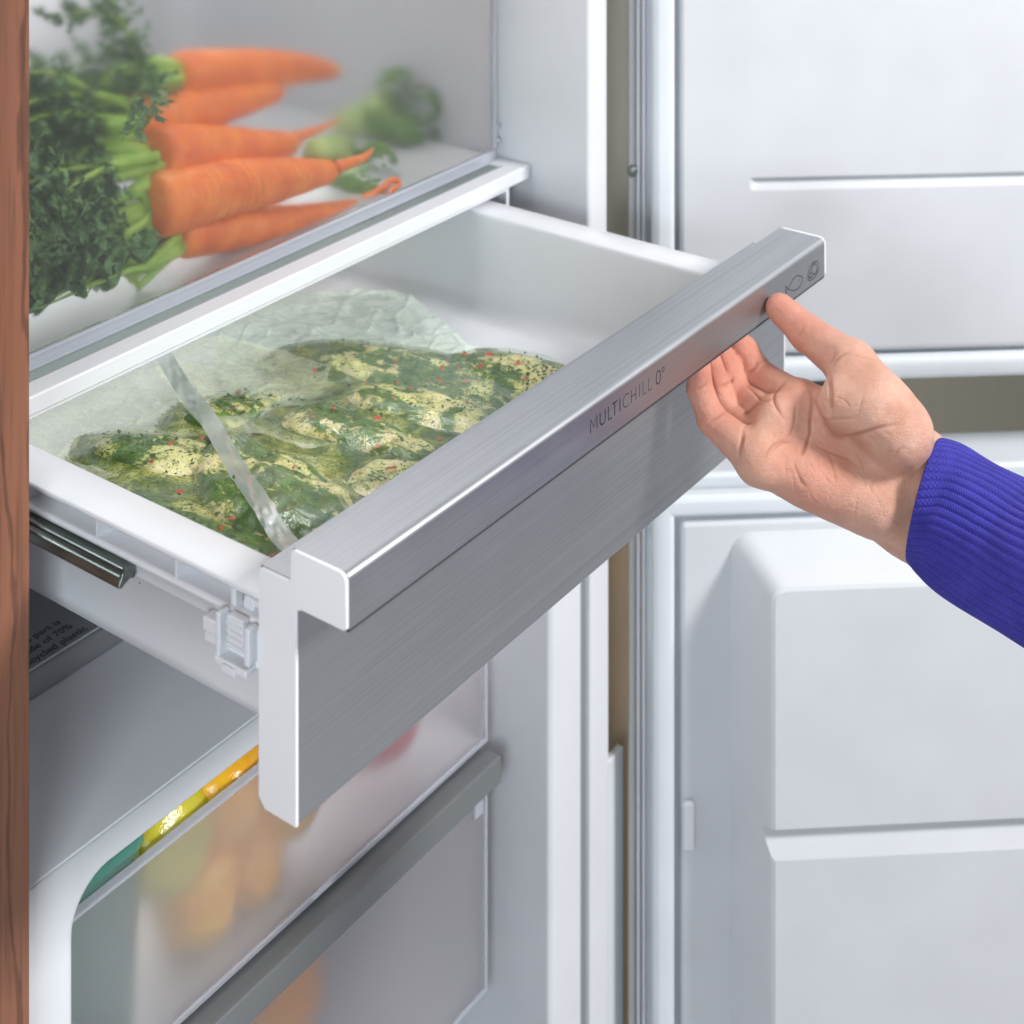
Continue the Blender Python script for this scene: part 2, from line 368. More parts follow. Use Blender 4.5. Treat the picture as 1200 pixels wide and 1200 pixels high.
# hinge parts in the gap
hg = thing('door_hinge', 'grey metal hinge leaf closing the lower end of the gap beside the doors', 'hinge', loc=(.51, .18, -.4))
box('hinge_plate', .5005, .5300, .176, .182, -.80, -.333, M['gasket'], hg, bevel=.002)
box('hinge_flange', .5005, .5045, .176, .182, -.3325, .60, M['liner'], hg, bevel=.001)
scr = on(741, 200, 'y', .163)
me = bpy.data.meshes.new('screw'); bm = bmesh.new(); bmesh.ops.create_uvsphere(bm, u_segments=20, v_segments=12, radius=.0048)
for v in bm.verts: v.co = Vector(scr) + Vector((v.co.x*.7, v.co.y*.8, v.co.z*1.0))
bm.to_mesh(me); bm.free(); link('screw', me, M['zinc'], hg, smooth=True)

# ================================================================== CHILL DRAWER
dr = thing('chill_drawer', 'pulled-out white drawer with brushed steel front and hooked handle, holding bagged meat', 'drawer', loc=(.22, .1, .02))
# front: folded steel profile, pearl end plates
prof = [(.0216, 0), (.0216, .1000), (.0030, .1000), (.0030, .1134)]
def arc(cy, cz, r, a0, a1, n=6): return [(cy+r*math.cos(math.radians(a0+(a1-a0)*i/n)), cz+r*math.sin(math.radians(a0+(a1-a0)*i/n))) for i in range(n+1)]
prof += arc(-.0245, .1102, .0032, 90, 180, 8)
prof += [(-.0277, .0907), (-.0275, .0905), (-.0004, .0905), (0, .0901), (0, 0.0006), (.0006, 0)]
fp = extrude_x('front_panel', prof, .0016, .4384, M['steel'], dr)
fp.data.polygons.foreach_set('use_smooth', [True]*len(fp.data.polygons))
b = fp.modifiers.new('bevel', 'BEVEL'); b.width = .0004; b.segments = 2; b.limit_method = 'ANGLE'; b.angle_limit = math.radians(40); b.harden_normals = True
box('seam_or_shade_strip', .0016, .4384, -.02745, -.0262, .0893, .0906, M['shadeline'], dr)  # dark strip standing in for the shade under the handle's front edge
cprof = [(.0216, .004), (.0216, .0985), (.0200, .1000), (.0042, .1000), (.0033, .1010), (.0030, .1120), (.0014, .1136), (-.0240, .1136)]
cprof += [(-.0262, .1128), (-.0277, .1105), (-.0279, .0915), (-.0262, .0903), (-.0034, .0903), (-.0001, .0890), (-.0002, -.0002), (.0180, -.0002)]
extrude_x('end_cap', cprof, -.0002, .0015, M['cap'], dr, bevel=.0005)
extrude_x('end_cap', cprof, .4385, .4402, M['cap'], dr, bevel=.0005)

# box: one lofted tray with its lip, side channel and rounded bottom
def R(x0, x1, y0, y1, r, z): return [(x, y, z) for x, y in rrect(x0, x1, y0, y1, r, 7)]
YB = .56
spec = [(.0500, .3870, .062, YB-.05, .010, .0220), (.0400, .3965, .050, YB-.04, .014, .0235), (.0350, .4015, .045, YB-.034, .016, .0280), (.0330, .4040, .038, YB-.032, .017, .0340),
        (.0280, .4092, .0300, YB-.027, .012, .0820), (.0272, .4100, .0295, YB-.026, .0125, .0842), (.0262, .4110, .0288, YB-.025, .013, .0850),
        (.0042, .4318, .0242, YB-.002, .004, .0850), (.0034, .4326, .0234, YB-.001, .005, .0844), (.0032, .4328, .0232, YB, .005, .0828),
        (.0046, .4314, .0250, YB-.002, .004, .0826), (.0205, .4155, .0400, YB-.016, .008, .0824), (.0205, .4155, .0400, YB-.016, .008, .0742),
        (.0052, .4308, .0240, YB-.001, .004, .0740), (.0034, .4326, .0232, YB, .005, .0734), (.0032, .4328, .0232, YB, .005, .0716), (.0052, .4308, .0240, YB-.002, .004, .0706),
        (.0070, .4290, .0250, YB-.004, .004, .0640), (.0085, .4275, .0260, YB-.004, .004, .0615), (.0130, .4230, .0300, YB-.01, .005, .0608),
        (.0160, .4200, .0320, YB-.012, .006, .0280), (.0185, .4175, .0345, YB-.015, .008, .0205), (.0260, .4100, .042, YB-.022, .012, .0160), (.0400, .396, .055, YB-.035, .012, .0150)]
loft('drawer_box', [R(*s) for s in spec], M['white'], dr, bevel=0)
yr = [.1195, .0715, .1680, .2165, .265]
yr = [float(on(114, 633, 'x', .0045)[1]), float(on(207, 675, 'x', .0045)[1])]
yr = [yr[1], yr[0], 2*yr[0]-yr[1], 3*yr[0]-2*yr[1], 4*yr[0]-3*yr[1]]
for y in yr: box('rib', .0042, .0206, y-.0006, y+.0006, .0741, .0827, M['white'], dr)
# telescopic rail under the side lip
rl = thing('slide_rail', 'dark zinc telescopic slide rail under the left lip of the open drawer', 'slide rail', loc=(0, .104, .067))
rprof = [(-.0025, .0698), (.0050, .0703), (.0052, .0655), (.0040, .0645), (.0018, .0655), (-.0008, .0645), (-.0032, .0630), (-.0050, .0638), (-.0048, .0658), (-.0032, .0680)]
extrude_poly('outer_rail', rprof, 'y', .1035, .50, M['zinc'], rl, bevel=.0008)
tube('inner_wire', [(-.0036, .1042, .0688), (-.0036, .50, .0688)], .0010, M['zinc'], rl)
tube('inner_wire', [(-.0015, .1046, .0712), (-.0015, .50, .0712)], .0009, M['zinc'], rl)
# latch clip: white plastic U-shaped part near the front
def at_x(px, py, x=.0): return on(px, py, 'x', x)
yA, yB = .0439, .0258
cl = box('clip', .0022, .0050, yB-.004, yA+.001, .0545, .0715, M['cap'], dr, bevel=.0008)
box('clip_leg', -.0035, .0030, yA-.0026, yA, .0545, .0745, M['white'], cl, bevel=.0008)
box('clip_leg', -.0035, .0030, yB-.0018, yB+.0012, .0580, .0735, M['white'], cl, bevel=.0008)
box('clip_foot', -.0045, .0030, yB-.0010, yA-.0002, .0535, .0568, M['white'], cl, bevel=.0009)
box('clip_foot', -.0062, -.0040, yB+.0040, yA-.0060, .0530, .0562, M['white'], cl, bevel=.0007)
box('clip_tongue', -.0012, .0030, yB+.0040, yA-.0046, .0600, .0742, M['white'], cl, bevel=.0006)
for k in range(4): box('clip_tooth', -.0018, -.0011, yB+.0044, yA-.0050, .0620+.0028*k, .0630+.0028*k, M['white'], cl)
box('clip_wing', -.0012, .0060, yA+.0004, yA+.0105, .0620, .0680, M['white'], cl, bevel=.0010)
box('clip_wing', .0004, .0060, yA+.0004, yA+.0112, .0562, .0608, M['white'], cl, bevel=.0010)
box('clip_post', .0045, .0095, yA-.0040, yA-.0010, .0741, .0822, M['white'], cl, bevel=.0006)
box('clip_post', .0060, .0120, yA-.0130, yA-.0070, .0741, .0800, M['white'], cl, bevel=.0010)
me = bpy.data.meshes.new('knob'); bm = bmesh.new(); bmesh.ops.create_cone(bm, segments=18, radius1=.0019, radius2=.0019, depth=.006, cap_ends=True)
bmesh.ops.transform(bm, verts=bm.verts, matrix=Matrix.Translation((.0085, yA-.0155, .0775)) @ Matrix.Rotation(math.pi/2, 4, 'X')); bm.to_mesh(me); bm.free(); link('clip_pin', me, M['white'], cl, smooth=False)

# printed marks on the handle: thin strokes lying on the steel face
YH = -.0277
def stroke(name, polys, r, parent, closed=False):
    cu = bpy.data.curves.new(name, 'CURVE'); cu.dimensions = '3D'; cu.bevel_depth = r; cu.bevel_resolution = 1; cu.resolution_u = 1; cu.use_fill_caps = True
    for pts in polys:
        s = cu.splines.new('POLY'); cyc = np.allclose(pts[0], pts[-1]); q = pts[:-1] if cyc else pts
        s.points.add(len(q)-1); s.use_cyclic_u = bool(cyc)
        for i, p in enumerate(q): s.points[i].co = (p[0], 0, p[1], 1)
    tmp = bpy.data.objects.new('tmp', cu); COL.objects.link(tmp); dg = bpy.context.evaluated_depsgraph_get()
    me = bpy.data.meshes.new_from_object(tmp.evaluated_get(dg)); bpy.data.objects.remove(tmp)
    for v in me.vertices: v.co.y = YH - .00002 + v.co.y*.25
    return link(name, me, M['mark'], parent)
M['mark'] = plastic('engraved_grey', (.035, .042, .046), .8, .0, Specular_IOR_Level=.1)
def el(cx, cz, rx, rz, a0=0, a1=360, n=28): return [(cx+rx*math.cos(math.radians(a0+(a1-a0)*i/n)), cz+rz*math.sin(math.radians(a0+(a1-a0)*i/n))) for i in range(n+1)]
G = {'M': [[(0, 0), (.06, 1), (.5, .25), (.94, 1), (1, 0)]],
     'U': [[(0, 1), (0, .33)] + el(.5, .33, .5, .33, 180, 360, 12) + [(1, .33), (1, 1)]],
     'L': [[(0, 1), (0, 0), (1, 0)]], 'T': [[(0, 1), (1, 1)], [(.5, 1), (.5, 0)]], 'I': [[(.5, 0), (.5, 1)]],
     'C': [el(.62, .5, .62, .5, 52, 308, 22)], 'H': [[(0, 0), (0, 1)], [(1, 0), (1, 1)], [(0, .5), (1, .5)]],
     '0': [[(0, .68)] + el(.5, .68, .5, .32, 180, 0, 12) + [(1, .32)] + el(.5, .32, .5, .32, 360, 180, 12) + [(0, .68)]],
     'deg': [el(.5, .5, .5, .5)]}
ltr = [('M', 202, 276, 1), ('U', 307, 363, 1), ('L', 397, 434, 1), ('T', 438, 492, 1), ('I', 517, 527, 1), ('C', 556, 617, 0), ('H', 645, 694, 0), ('I', 730, 738, 0), ('L', 771, 804, 0), ('L', 829, 862, 0), ('0', 914, 958, 2), ('deg', 976, 1000, 0)]
ZB, ZT = .09885, .10535
for ch, a, b_, wt in ltr:
    xa, xb = [float(on(670+q/9.23, 480, 'y', YH)[0]) for q in (a, b_)]
    z0, z1 = (ZB, ZT) if ch != 'deg' else (ZT-.0021, ZT+.0002)
    stroke('letter', [[(xa+(xb-xa)*u, z0+(z1-z0)*v) for u, v in pl_] for pl_ in G[ch]], {1: .00046, 0: .00027, 2: .00038}[wt], dr)
def zpts(L): 
    q = [on(860+x/10, 260+y/10, 'y', YH) for x, y in L]; return [(float(p[0]), float(p[2])) for p in q]
def sm(L, closed=True, m=5):
    P_ = zpts(L)
    if not closed: return [(float(a[0]), float(a[1])) for a in smoothpath(P_, m)]
    n = len(P_); P2 = P_[-2:] + P_ + P_[:2]; s = smoothpath(P2, m); s = s[2*m:-2*m+0]; s = [(float(a[0]), float(a[1])) for a in s][:n*m]; return s+[s[0]]
stroke('fish_mark', [sm([(605, 752), (640, 790), (690, 805), (740, 790), (785, 735), (806, 660)], False), sm([(806, 656), (780, 636), (735, 634), (690, 680), (650, 750), (605, 850)], False), zpts([(605, 752), (605, 850)]), ], .00028, dr)
stroke('fish_mark', [zpts([(762, 680), (768, 686)])], .00034, dr)
stroke('steak_mark', [sm([(960, 458), (990, 490), (988, 570), (950, 645), (890, 690), (864, 665), (870, 600), (895, 520), (925, 475)]),
                      sm([(960, 490), (974, 535), (962, 590), (938, 612), (916, 580), (918, 530), (936, 500)]),
                      sm([(897, 592), (911, 612), (903, 645), (886, 655), (882, 630)]), ], .00028, dr)
stroke('steak_mark', [sm([(958, 474), (930, 492), (900, 560), (884, 590), (876, 640), (884, 668), (930, 635), (968, 592), (982, 545)], False)], .00018, dr)

# ================================================================== CRISPER and its vegetables
cr = thing('crisper_drawer', 'frosted clear vegetable drawer above the glass shelf, showing carrots and broccoli', 'crisper drawer', loc=(.22, .24, .1))
YC0 = .2470
box('front_pane', XL+.004, .4655, YC0+.0012, YC0+.0034, .1075, .330, M['frost'], cr)
box('base_rim', XL+.003, .4680, YC0-.0008, YC0+.0048, .1000, .1074, M['clear'], cr, bevel=.0012)
box('base_rim', XL+.003, .4680, YC0-.0020, YC0+.0002, .0995, .1012, M['clear'], cr, bevel=.0005)
box('side_rim', .4658, .4690, YC0-.0008, YC0+.0048, .1075, .330, M['clear'], cr, bevel=.0012)
box('side_pane', .4660, .4685, YC0+.0050, .56, .1010, .330, M['frost'], cr)
box('drawer_floor', XL+.004, .4655, YC0+.0050, .56, .1012, .1030, M['floorfrost'], cr)
for k in range(2): 
    me = bpy.data.meshes.new('corner_stud'); bm = bmesh.new(); bmesh.ops.create_uvsphere(bm, u_segments=14, v_segments=10, radius=.0026)
    bmesh.ops.translate(bm, verts=bm.verts, vec=(.4700, YC0+.0005, .1135+.0105*k)); bm.to_mesh(me); bm.free(); link('corner_stud', me, M['clear'], cr, smooth=True)
def carrot_mat():
    t = NT('carrot_skin'); c = t.co(); n = t.noise(c, 45, 4); n2 = t.noise(c, 420, 3)
    col = t.ramp(n, [(.3, (.66, .12, .008)), (.55, (.80, .20, .020)), (.75, (.86, .30, .06))])
    col = t.mix(t.ramp(n2, [(.62, 0.), (.72, .35)]).outputs[0], col, (.82, .52, .28))
    rg = t.noise(t.co((1, .10, .12)), 210, 3, .6); msk = t.ramp(n, [(.4, 0.), (.6, 1.)])
    col = t.mix(t.math('MULTIPLY', t.ramp(rg, [(.58, 0.), (.66, .55)]).outputs[0], msk.outputs[0]), col, (.40, .09, .015))
    b = t.bsdf(Base_Color=col, Roughness=.40, Normal=t.bump(t.math('SUBTRACT', n2.outputs[0], rg.outputs[0]), .35, .0008)); b.inputs['Subsurface Weight'].default_value = .12; b.inputs['Subsurface Radius'].default_value = (.004, .0015, .0005)
    return t.surf(b)
M['carrot'] = carrot_mat()
def leafm(name, a, b_, rough=.5, sc=90):
    t = NT(name); n = t.noise(t.co(), sc, 3)
    return t.surf(t.bsdf(Base_Color=t.ramp(n, [(.3, a), (.7, b_)]), Roughness=rough))
M['leaf'] = leafm('carrot_leaf', (.045, .135, .035), (.16, .31, .10))
M['stalk'] = leafm('carrot_stalk', (.22, .42, .04), (.42, .60, .10))
M['broc'] = leafm('broccoli_floret', (.045, .13, .018), (.16, .30, .045), .6, 400)
M['brocstem'] = leafm('broccoli_stem', (.28, .40, .10), (.42, .52, .18))
def carrot(a, b, ra, tail, label, nl=0, leafdir=(-1, -.1, .1), seed=0, spread=1.0):
    a, b = np.array(a, float), np.array(b, float); L = np.linalg.norm(b-a)
    t = thing('carrot', label, 'carrot', 'carrots in the crisper', loc=tuple(a))
    r_ = np.random.default_rng(seed); d = (b-a)/L; up = np.array([0, 0, 1.]); s1 = np.cross(d, up); s1 /= np.linalg.norm(s1); s2 = np.cross(s1, d)
    rings = []; N = 150; K = 26
    us = np.concatenate([[0, .004, .012, .025], np.linspace(.045, 1, N)])
    for u in us:
        rr = ra*(.15 if u == 0 else min(1, (.45+6.5*u**.62 if u < .05 else 1)))*(1-.18*u-.50*u**2.2)*(1 if u < .93 else (1-(u-.93)/.07*.65))
        if u < .05: rr = ra*[.30, .62, .82, .93][list(us).index(u)] if u in us[:4] else rr
        c = a+d*L*u + s2*.004*math.sin(u*3.1+seed) + s1*.003*math.sin(u*4+seed)
        ringn = 1+.020*vn(u*60, seed*3.1, 0)-.020*max(0, float(vn(u*150, seed*1.7, 5)))**2
        rings.append([c + rr*ringn*(1+.02*vn(u*30, k*.6, seed))*(math.cos(2*math.pi*k/K)*s1+math.sin(2*math.pi*k/K)*s2) for k in range(K)])
    loft('root', rings, M['carrot'], t)
    if tail: tube('root_tail', smoothpath([b-d*.006] + [np.array(q, float) for q in tail], 8), list(np.linspace(ra*.22, .0006, (len(tail))*8+1)), M['carrot'], t, n=8)
    if nl:
        v, f = [], []; ld_ = np.array(leafdir, float); ld_ /= np.linalg.norm(ld_)
        st = []
        for i in range(nl):
            dd = ld_ + r_.normal(0, .38*spread, 3)*np.array([.5, .45, 1.0]); dd /= np.linalg.norm(dd)
            p0 = a - d*.004 + r_.normal(0, ra*.35, 3)*np.array([0.2, 1, 1]); pts = [p0, p0+ld_*.02+dd*.010]; p = pts[-1].copy()
            for k in range(7):
                dd = dd + np.array([0, 0, -.10]) + r_.normal(0, .10, 3); dd /= np.linalg.norm(dd); p = p+dd*.0135; p[1] = max(p[1], YC0+.0130); p[2] = max(p[2], .124); pts.append(p.copy())
            st.append(pts)
            for k in range(1, len(pts)):
                q = pts[k]
                for sgn in (-1, 1):
                    for rep in range(2):
                        side = np.cross(dd, r_.normal(0, 1, 3)); side /= np.linalg.norm(side)+1e-9
                        br = dd*.55+side*sgn*.9; br /= np.linalg.norm(br); bl = r_.uniform(.010, .019)*(1-.05*k)
                        for m in range(5):
                            for s_ in (-1, 1):
                                c0 = q + br*bl*(m+.6)/5; o2 = np.cross(br, side)+r_.normal(0, .45, 3); o2 /= np.linalg.norm(o2)
                                tip = c0+(br*.7+o2*s_*.8)*r_.uniform(.0035, .0068); wv = np.cross(tip-c0, r_.normal(0, 1, 3)); wv = wv/(np.linalg.norm(wv)+1e-9)*.0017
                                n0 = len(v); v += [c0, (c0+tip)/2+wv, tip, (c0+tip)/2-wv]; f.append((n0, n0+1, n0+2, n0+3))
                        n0 = len(v); wv = side*.0004; v += [q-wv, q+wv, q+br*bl+wv*.3, q+br*bl-wv*.3]; f.append((n0, n0+1, n0+2, n0+3))
        v = [np.array([p_[0], max(p_[1], YC0+.0120+.005*float(vn(p_[0]*150, p_[2]*150, 4))), max(p_[2], .126+.016*float(vn(p_[0]*90, p_[1]*40, 2)))]) for p_ in v]
        mk('leaves', v, f, M['leaf'], t)
        for i, pts in enumerate(st[:9]): tube('stalk', [a+d*.002]+pts, [.0042, .0030, .0026, .0018, .0013, .0010, .0008, .0007, .0005][:len(pts)+1], M['stalk'], t, n=7)
        for j in range(3):   # thick pale stalk bases at the crown
            e = r_.normal(0, ra*.3, 3)*np.array([0, 1, 1]); tube('stalk', [a+d*.003+e*.6, a-d*.010+e, a-d*.026+e*1.5+ld_*.004], [.0058, .0052, .0040], M['stalk'], t, n=10)
    return t
def pz(px, py, y):
    q = on(px, py + 400*(y-.2485), 'y', y); return (float(q[0]), float(q[1]), float(q[2]))
c1 = pz(172, 238, .2735); c1b = pz(402, 186, .2680)
carrot(c1, c1b, .0195, [pz(420, 180, 0.2665), pz(432, 173, 0.2655), pz(437, 166, 0.2665)], 'large carrot in front, its crown beside the drooping green leaves', 22, (-1, .05, -.05), 1)
c2 = pz(174, 176, .2900); c2b = pz(352, 140, 0.2985)
carrot(c2, c2b, .0200, [pz(372, 132, 0.2985), pz(400, 118, 0.2985)], 'thick carrot lying directly above the large front carrot', 20, (-1, .1, .05), 2, 1.2)
c3 = pz(205, 268, .2725); c3b = pz(425, 228, 0.2705)
carrot(c3, c3b, .0135, [pz(445, 215, 0.2655), pz(460, 206, 0.2605), pz(467, 212, 0.2575), pz(456, 222, 0.2575), pz(453, 232, 0.2585), pz(462, 234, 0.2585), pz(474, 225, 0.2605)], 'lowest carrot with a long looped root tail', 12, (-1, 0, -.2), 3)
carrot(pz(245, 215, 0.3135), pz(470, 215, 0.3205), .0150, None, 'carrot half hidden behind the looped carrot', 0, seed=4)
carrot(pz(150, 115, 0.3085), pz(330, 85, 0.3185), .0175, None, 'carrot high in the crisper above the thick one', 16, (-1, .1, .3), 5, 1.5)
carrot(pz(205, 60, 0.3185), pz(400, 50, 0.3385), .0165, None, 'topmost carrot of the crisper, below the leaf tips', 14, (-1, .1, .4), 6, 1.6)
carrot(pz(265, 180, 0.3285), pz(390, 175, 0.3385), .0160, None, 'short carrot seen between the two large carrots', 0, seed=9)
def broccoli(c, R_, label, seed, n=420):
    t = thing('broccoli', label, 'broccoli', 'broccoli heads in the crisper', loc=tuple(c)); r_ = np.random.default_rng(seed)
    ico = bmesh.new(); bmesh.ops.create_icosphere(ico, subdivisions=1, radius=1); iv = np.array([v.co[:] for v in ico.verts]); fi = [[v.index for v in f.verts] for f in ico.faces]; ico.free()
    V, F_ = [], []; c = np.array(c, float)
    lob = r_.normal(0, 1, (9, 3)); lob /= np.linalg.norm(lob, axis=1)[:, None]
    for i in range(n):
        l = lob[r_.integers(9)]; dv = l + r_.normal(0, .42, 3); dv /= np.linalg.norm(dv); 
        p = c + l*R_*.50 + dv*R_*.52*r_.uniform(.92, 1.04); p[1] = max(p[1], YC0+.008); q = len(V)*0 + sum(len(x) for x in V)
        s = r_.uniform(.0011, .0024)*R_/.024; V.append(p+iv*s*(1+.25*r_.normal(0, 1, (len(iv), 1)))); F_ += [[a+q for a in f] for f in fi]
    mk('florets', np.concatenate(V), F_, M['broc'], t, smooth=False)
    tube('stem', [c+np.array([0, .01, 0]), c+np.array([-.008, .03, -.012]), c+np.array([-.012, .05, -.02])], [.016, .013, .012], M['brocstem'], t, n=14)
    return t
broccoli(pz(432, 200, 0.2885), .0265, 'broccoli head behind the carrot tips, left of the other broccoli', 1, 1700)
broccoli(pz(545, 145, 0.2985), .0270, 'broccoli head at the right end of the crisper', 2, 1500)
broccoli(pz(470, 95, 0.3285), .0280, 'broccoli head higher up, near the top of the crisper', 3, 1200)
cu = thing('cucumber_slice', 'pale green cut vegetable end between carrot and broccoli', 'vegetable', loc=pz(380, 166, 0.2935))
tube('flesh', [pz(372, 168, 0.2805), pz(385, 160, 0.2985), pz(400, 150, 0.3185)], [.0105, .0125, .0120], M['brocstem'], cu, n=18)

# ================================================================== FREEZER DRAWERS
YD = .2050
def freezer_drawer(z0, z1, label, name='freezer_drawer'):
    t = thing(name, label, 'freezer drawer', 'frosted freezer drawers', loc=(.22, YD, z0))
    prof = [(.030, z1), (.045, z1)]
    box('front_pane', .0300, .3975, YD, YD+.0028, z0+.004, z1-.0025, M['frost2'], t)
    box('rim', .0290, .3985, YD-.0012, YD+.0042, z1-.0024, z1, M['clear'], t, bevel=.0007)
    box('rim', .0290, .3985, YD-.0012, YD+.0042, z0, z0+.0038, M['clear'], t, bevel=.0010)
    box('side_rim', .3977, .4012, YD-.0012, YD+.0042, z0, z1, M['clear'], t, bevel=.0010)
    box('side_rim', .0262, .0298, YD-.0012, YD+.0042, z0, z1, M['clear'], t, bevel=.0010)
    box('side_pane', .3980, .4000, YD+.0044, .56, z0, z1, M['frost2'], t)
    box('drawer_floor', .0300, .3975, YD+.0044, .56, z0, z0+.002, M['white'], t)
    return t
fd1 = freezer_drawer(-.2700, -.1655, 'upper frosted freezer drawer with yellow fruit and a green tub')
fd2 = freezer_drawer(-.4400, -.3020, 'lower frosted freezer drawer beneath the grey handle bar')
bar_prof = [(YD+.004, -.2740), (YD-.010, -.2690), (.1885, -.2690), (.1875, -.2700), (.1875, -.2862), (.1890, -.2875), (YD-.004, -.2900), (YD+.004, -.3015)]
gb = extrude_x('handle_bar', bar_prof, .0270, .3940, M['greybar'], fd2, bevel=.0016)
box('rim_hook', .3850, .3945, YD-.0030, YD+.001, -.3140, -.3030, M['clear'], fd2, bevel=.0015)
def fruit_mat(name, a, b_, rough=.25):
    t = NT(name); c = t.co(); n = t.noise(c, 40, 3); n2 = t.noise(c, 700, 2)
    return t.surf(t.bsdf(Base_Color=t.ramp(n, [(.3, a), (.7, b_)]), Roughness=rough, Normal=t.bump(n2, .25, .0008)))
M['yel'] = fruit_mat('yellow_pepper', (.75, .33, .010), (.85, .52, .02), .18)
M['yg'] = fruit_mat('yellow_green_pepper', (.46, .42, .02), (.66, .58, .05), .18)
M['orange'] = fruit_mat('orange_skin', (.85, .30, .01), (.92, .42, .02), .4)
M['red'] = fruit_mat('red_skin', (.45, .02, .03), (.55, .05, .06), .3)
def lump(name, c, r, mat, label, cat, group=None, sq=(1, 1, 1), lobes=0, seed=0, stalk=None):
    me = bpy.data.meshes.new('flesh'); bm = bmesh.new(); bmesh.ops.create_uvsphere(bm, u_segments=48, v_segments=28, radius=1)
    for v in bm.verts:
        a = math.atan2(v.co.y, v.co.x); k = 1+(.09*abs(math.cos(a*lobes/2+seed))-.05 if lobes else 0)+.03*float(vn(v.co.x*1.6+seed, v.co.y*1.6, v.co.z*1.6))
        dip = 1 - (.25*math.exp(-((1-abs(v.co.z))/.12)) if lobes else 0)
        v.co = Vector((v.co.x*k*r*sq[0], v.co.y*k*r*sq[1], v.co.z*r*sq[2]*dip))
    bm.to_mesh(me); bm.free()
    t = thing(name, label, cat, group, loc=tuple(c)); o = bpy.data.objects.new('flesh', me); COL.objects.link(o); me.materials.append(mat); o.parent = t
    o.rotation_euler = (1.2+seed, .5*seed, .3+seed); me.polygons.foreach_set('use_smooth', [True]*len(me.polygons))
    if stalk:
        tube('stalk', [Vector(c)+Vector((0, 0, r*.5)), Vector(c)+Vector((.002, -.004, r*1.05))], [.004, .003], M['stalk'], t, n=8)
    return t
lump('yellow_pepper', (.186, .241, -.190), .031, M['yel'], 'orange-yellow pepper at the right under the divider edge', 'pepper', 'peppers in the freezer drawer', (1, 1, 1.05), 4, .4)
lump('yellow_pepper', (.138, .242, -.192), .031, M['yg'], 'green-yellow pepper beside the teal tub', 'pepper', 'peppers in the freezer drawer', (1, 1, 1.1), 4, 1.3)
lump('yellow_pepper', (.238, .242, -.215), .033, M['yel'], 'yellow pepper hidden behind the steel front and frosted pane', 'pepper', 'peppers in the freezer drawer', (1, 1, 1.05), 4, 2.1)
lump('yellow_pepper', (.165, .238, -.238), .029, M['yel'], 'yellow pepper low behind the frosted pane', 'pepper', 'peppers in the freezer drawer', (1, 1, 1.05), 4, 2.8)
lump('yellow_pepper', (.206, .236, -.246), .024, M['yel'], 'small yellow pepper at the bottom behind the frosted pane, right of its neighbour', 'pepper', 'peppers in the freezer drawer', (1, 1, 1.05), 4, 3.6)
lump('red_fruit', (.325, .240, -.222), .030, M['red'], 'red fruit blurred behind the frosted freezer pane', 'fruit', None, (1, 1, 1), 0, 1)
lump('orange', (.235, .250, -.345), .034, M['orange'], 'orange in the lower freezer drawer below the grey bar', 'orange')
# teal tub
tub = thing('teal_tub', 'translucent teal green tub at the left of the upper freezer drawer', 'tub', loc=(.08, .26, -.25))
def teal():
    t = NT('teal_plastic'); b = t.bsdf(Base_Color=(.10, .34, .27), Roughness=.12); b.inputs['Transmission Weight'].default_value = .25; b.inputs['Coat Weight'].default_value = .4
    return t.surf(b)
M['teal'] = teal()
tr_ = lambda g, z, r=.014: [(x, y, z) for x, y in rrect(.034+g, .112-g, .2120+g, .320-g, r, 7)]
loft('tub_body', [tr_(.008, -.262), tr_(.004, -.258), tr_(.0015, -.166), tr_(0, -.1645), tr_(0, -.1615), tr_(.003, -.1600), tr_(.0055, -.163), tr_(.0080, -.182), tr_(.010, -.1850)], M['teal'], tub, cap1=True)

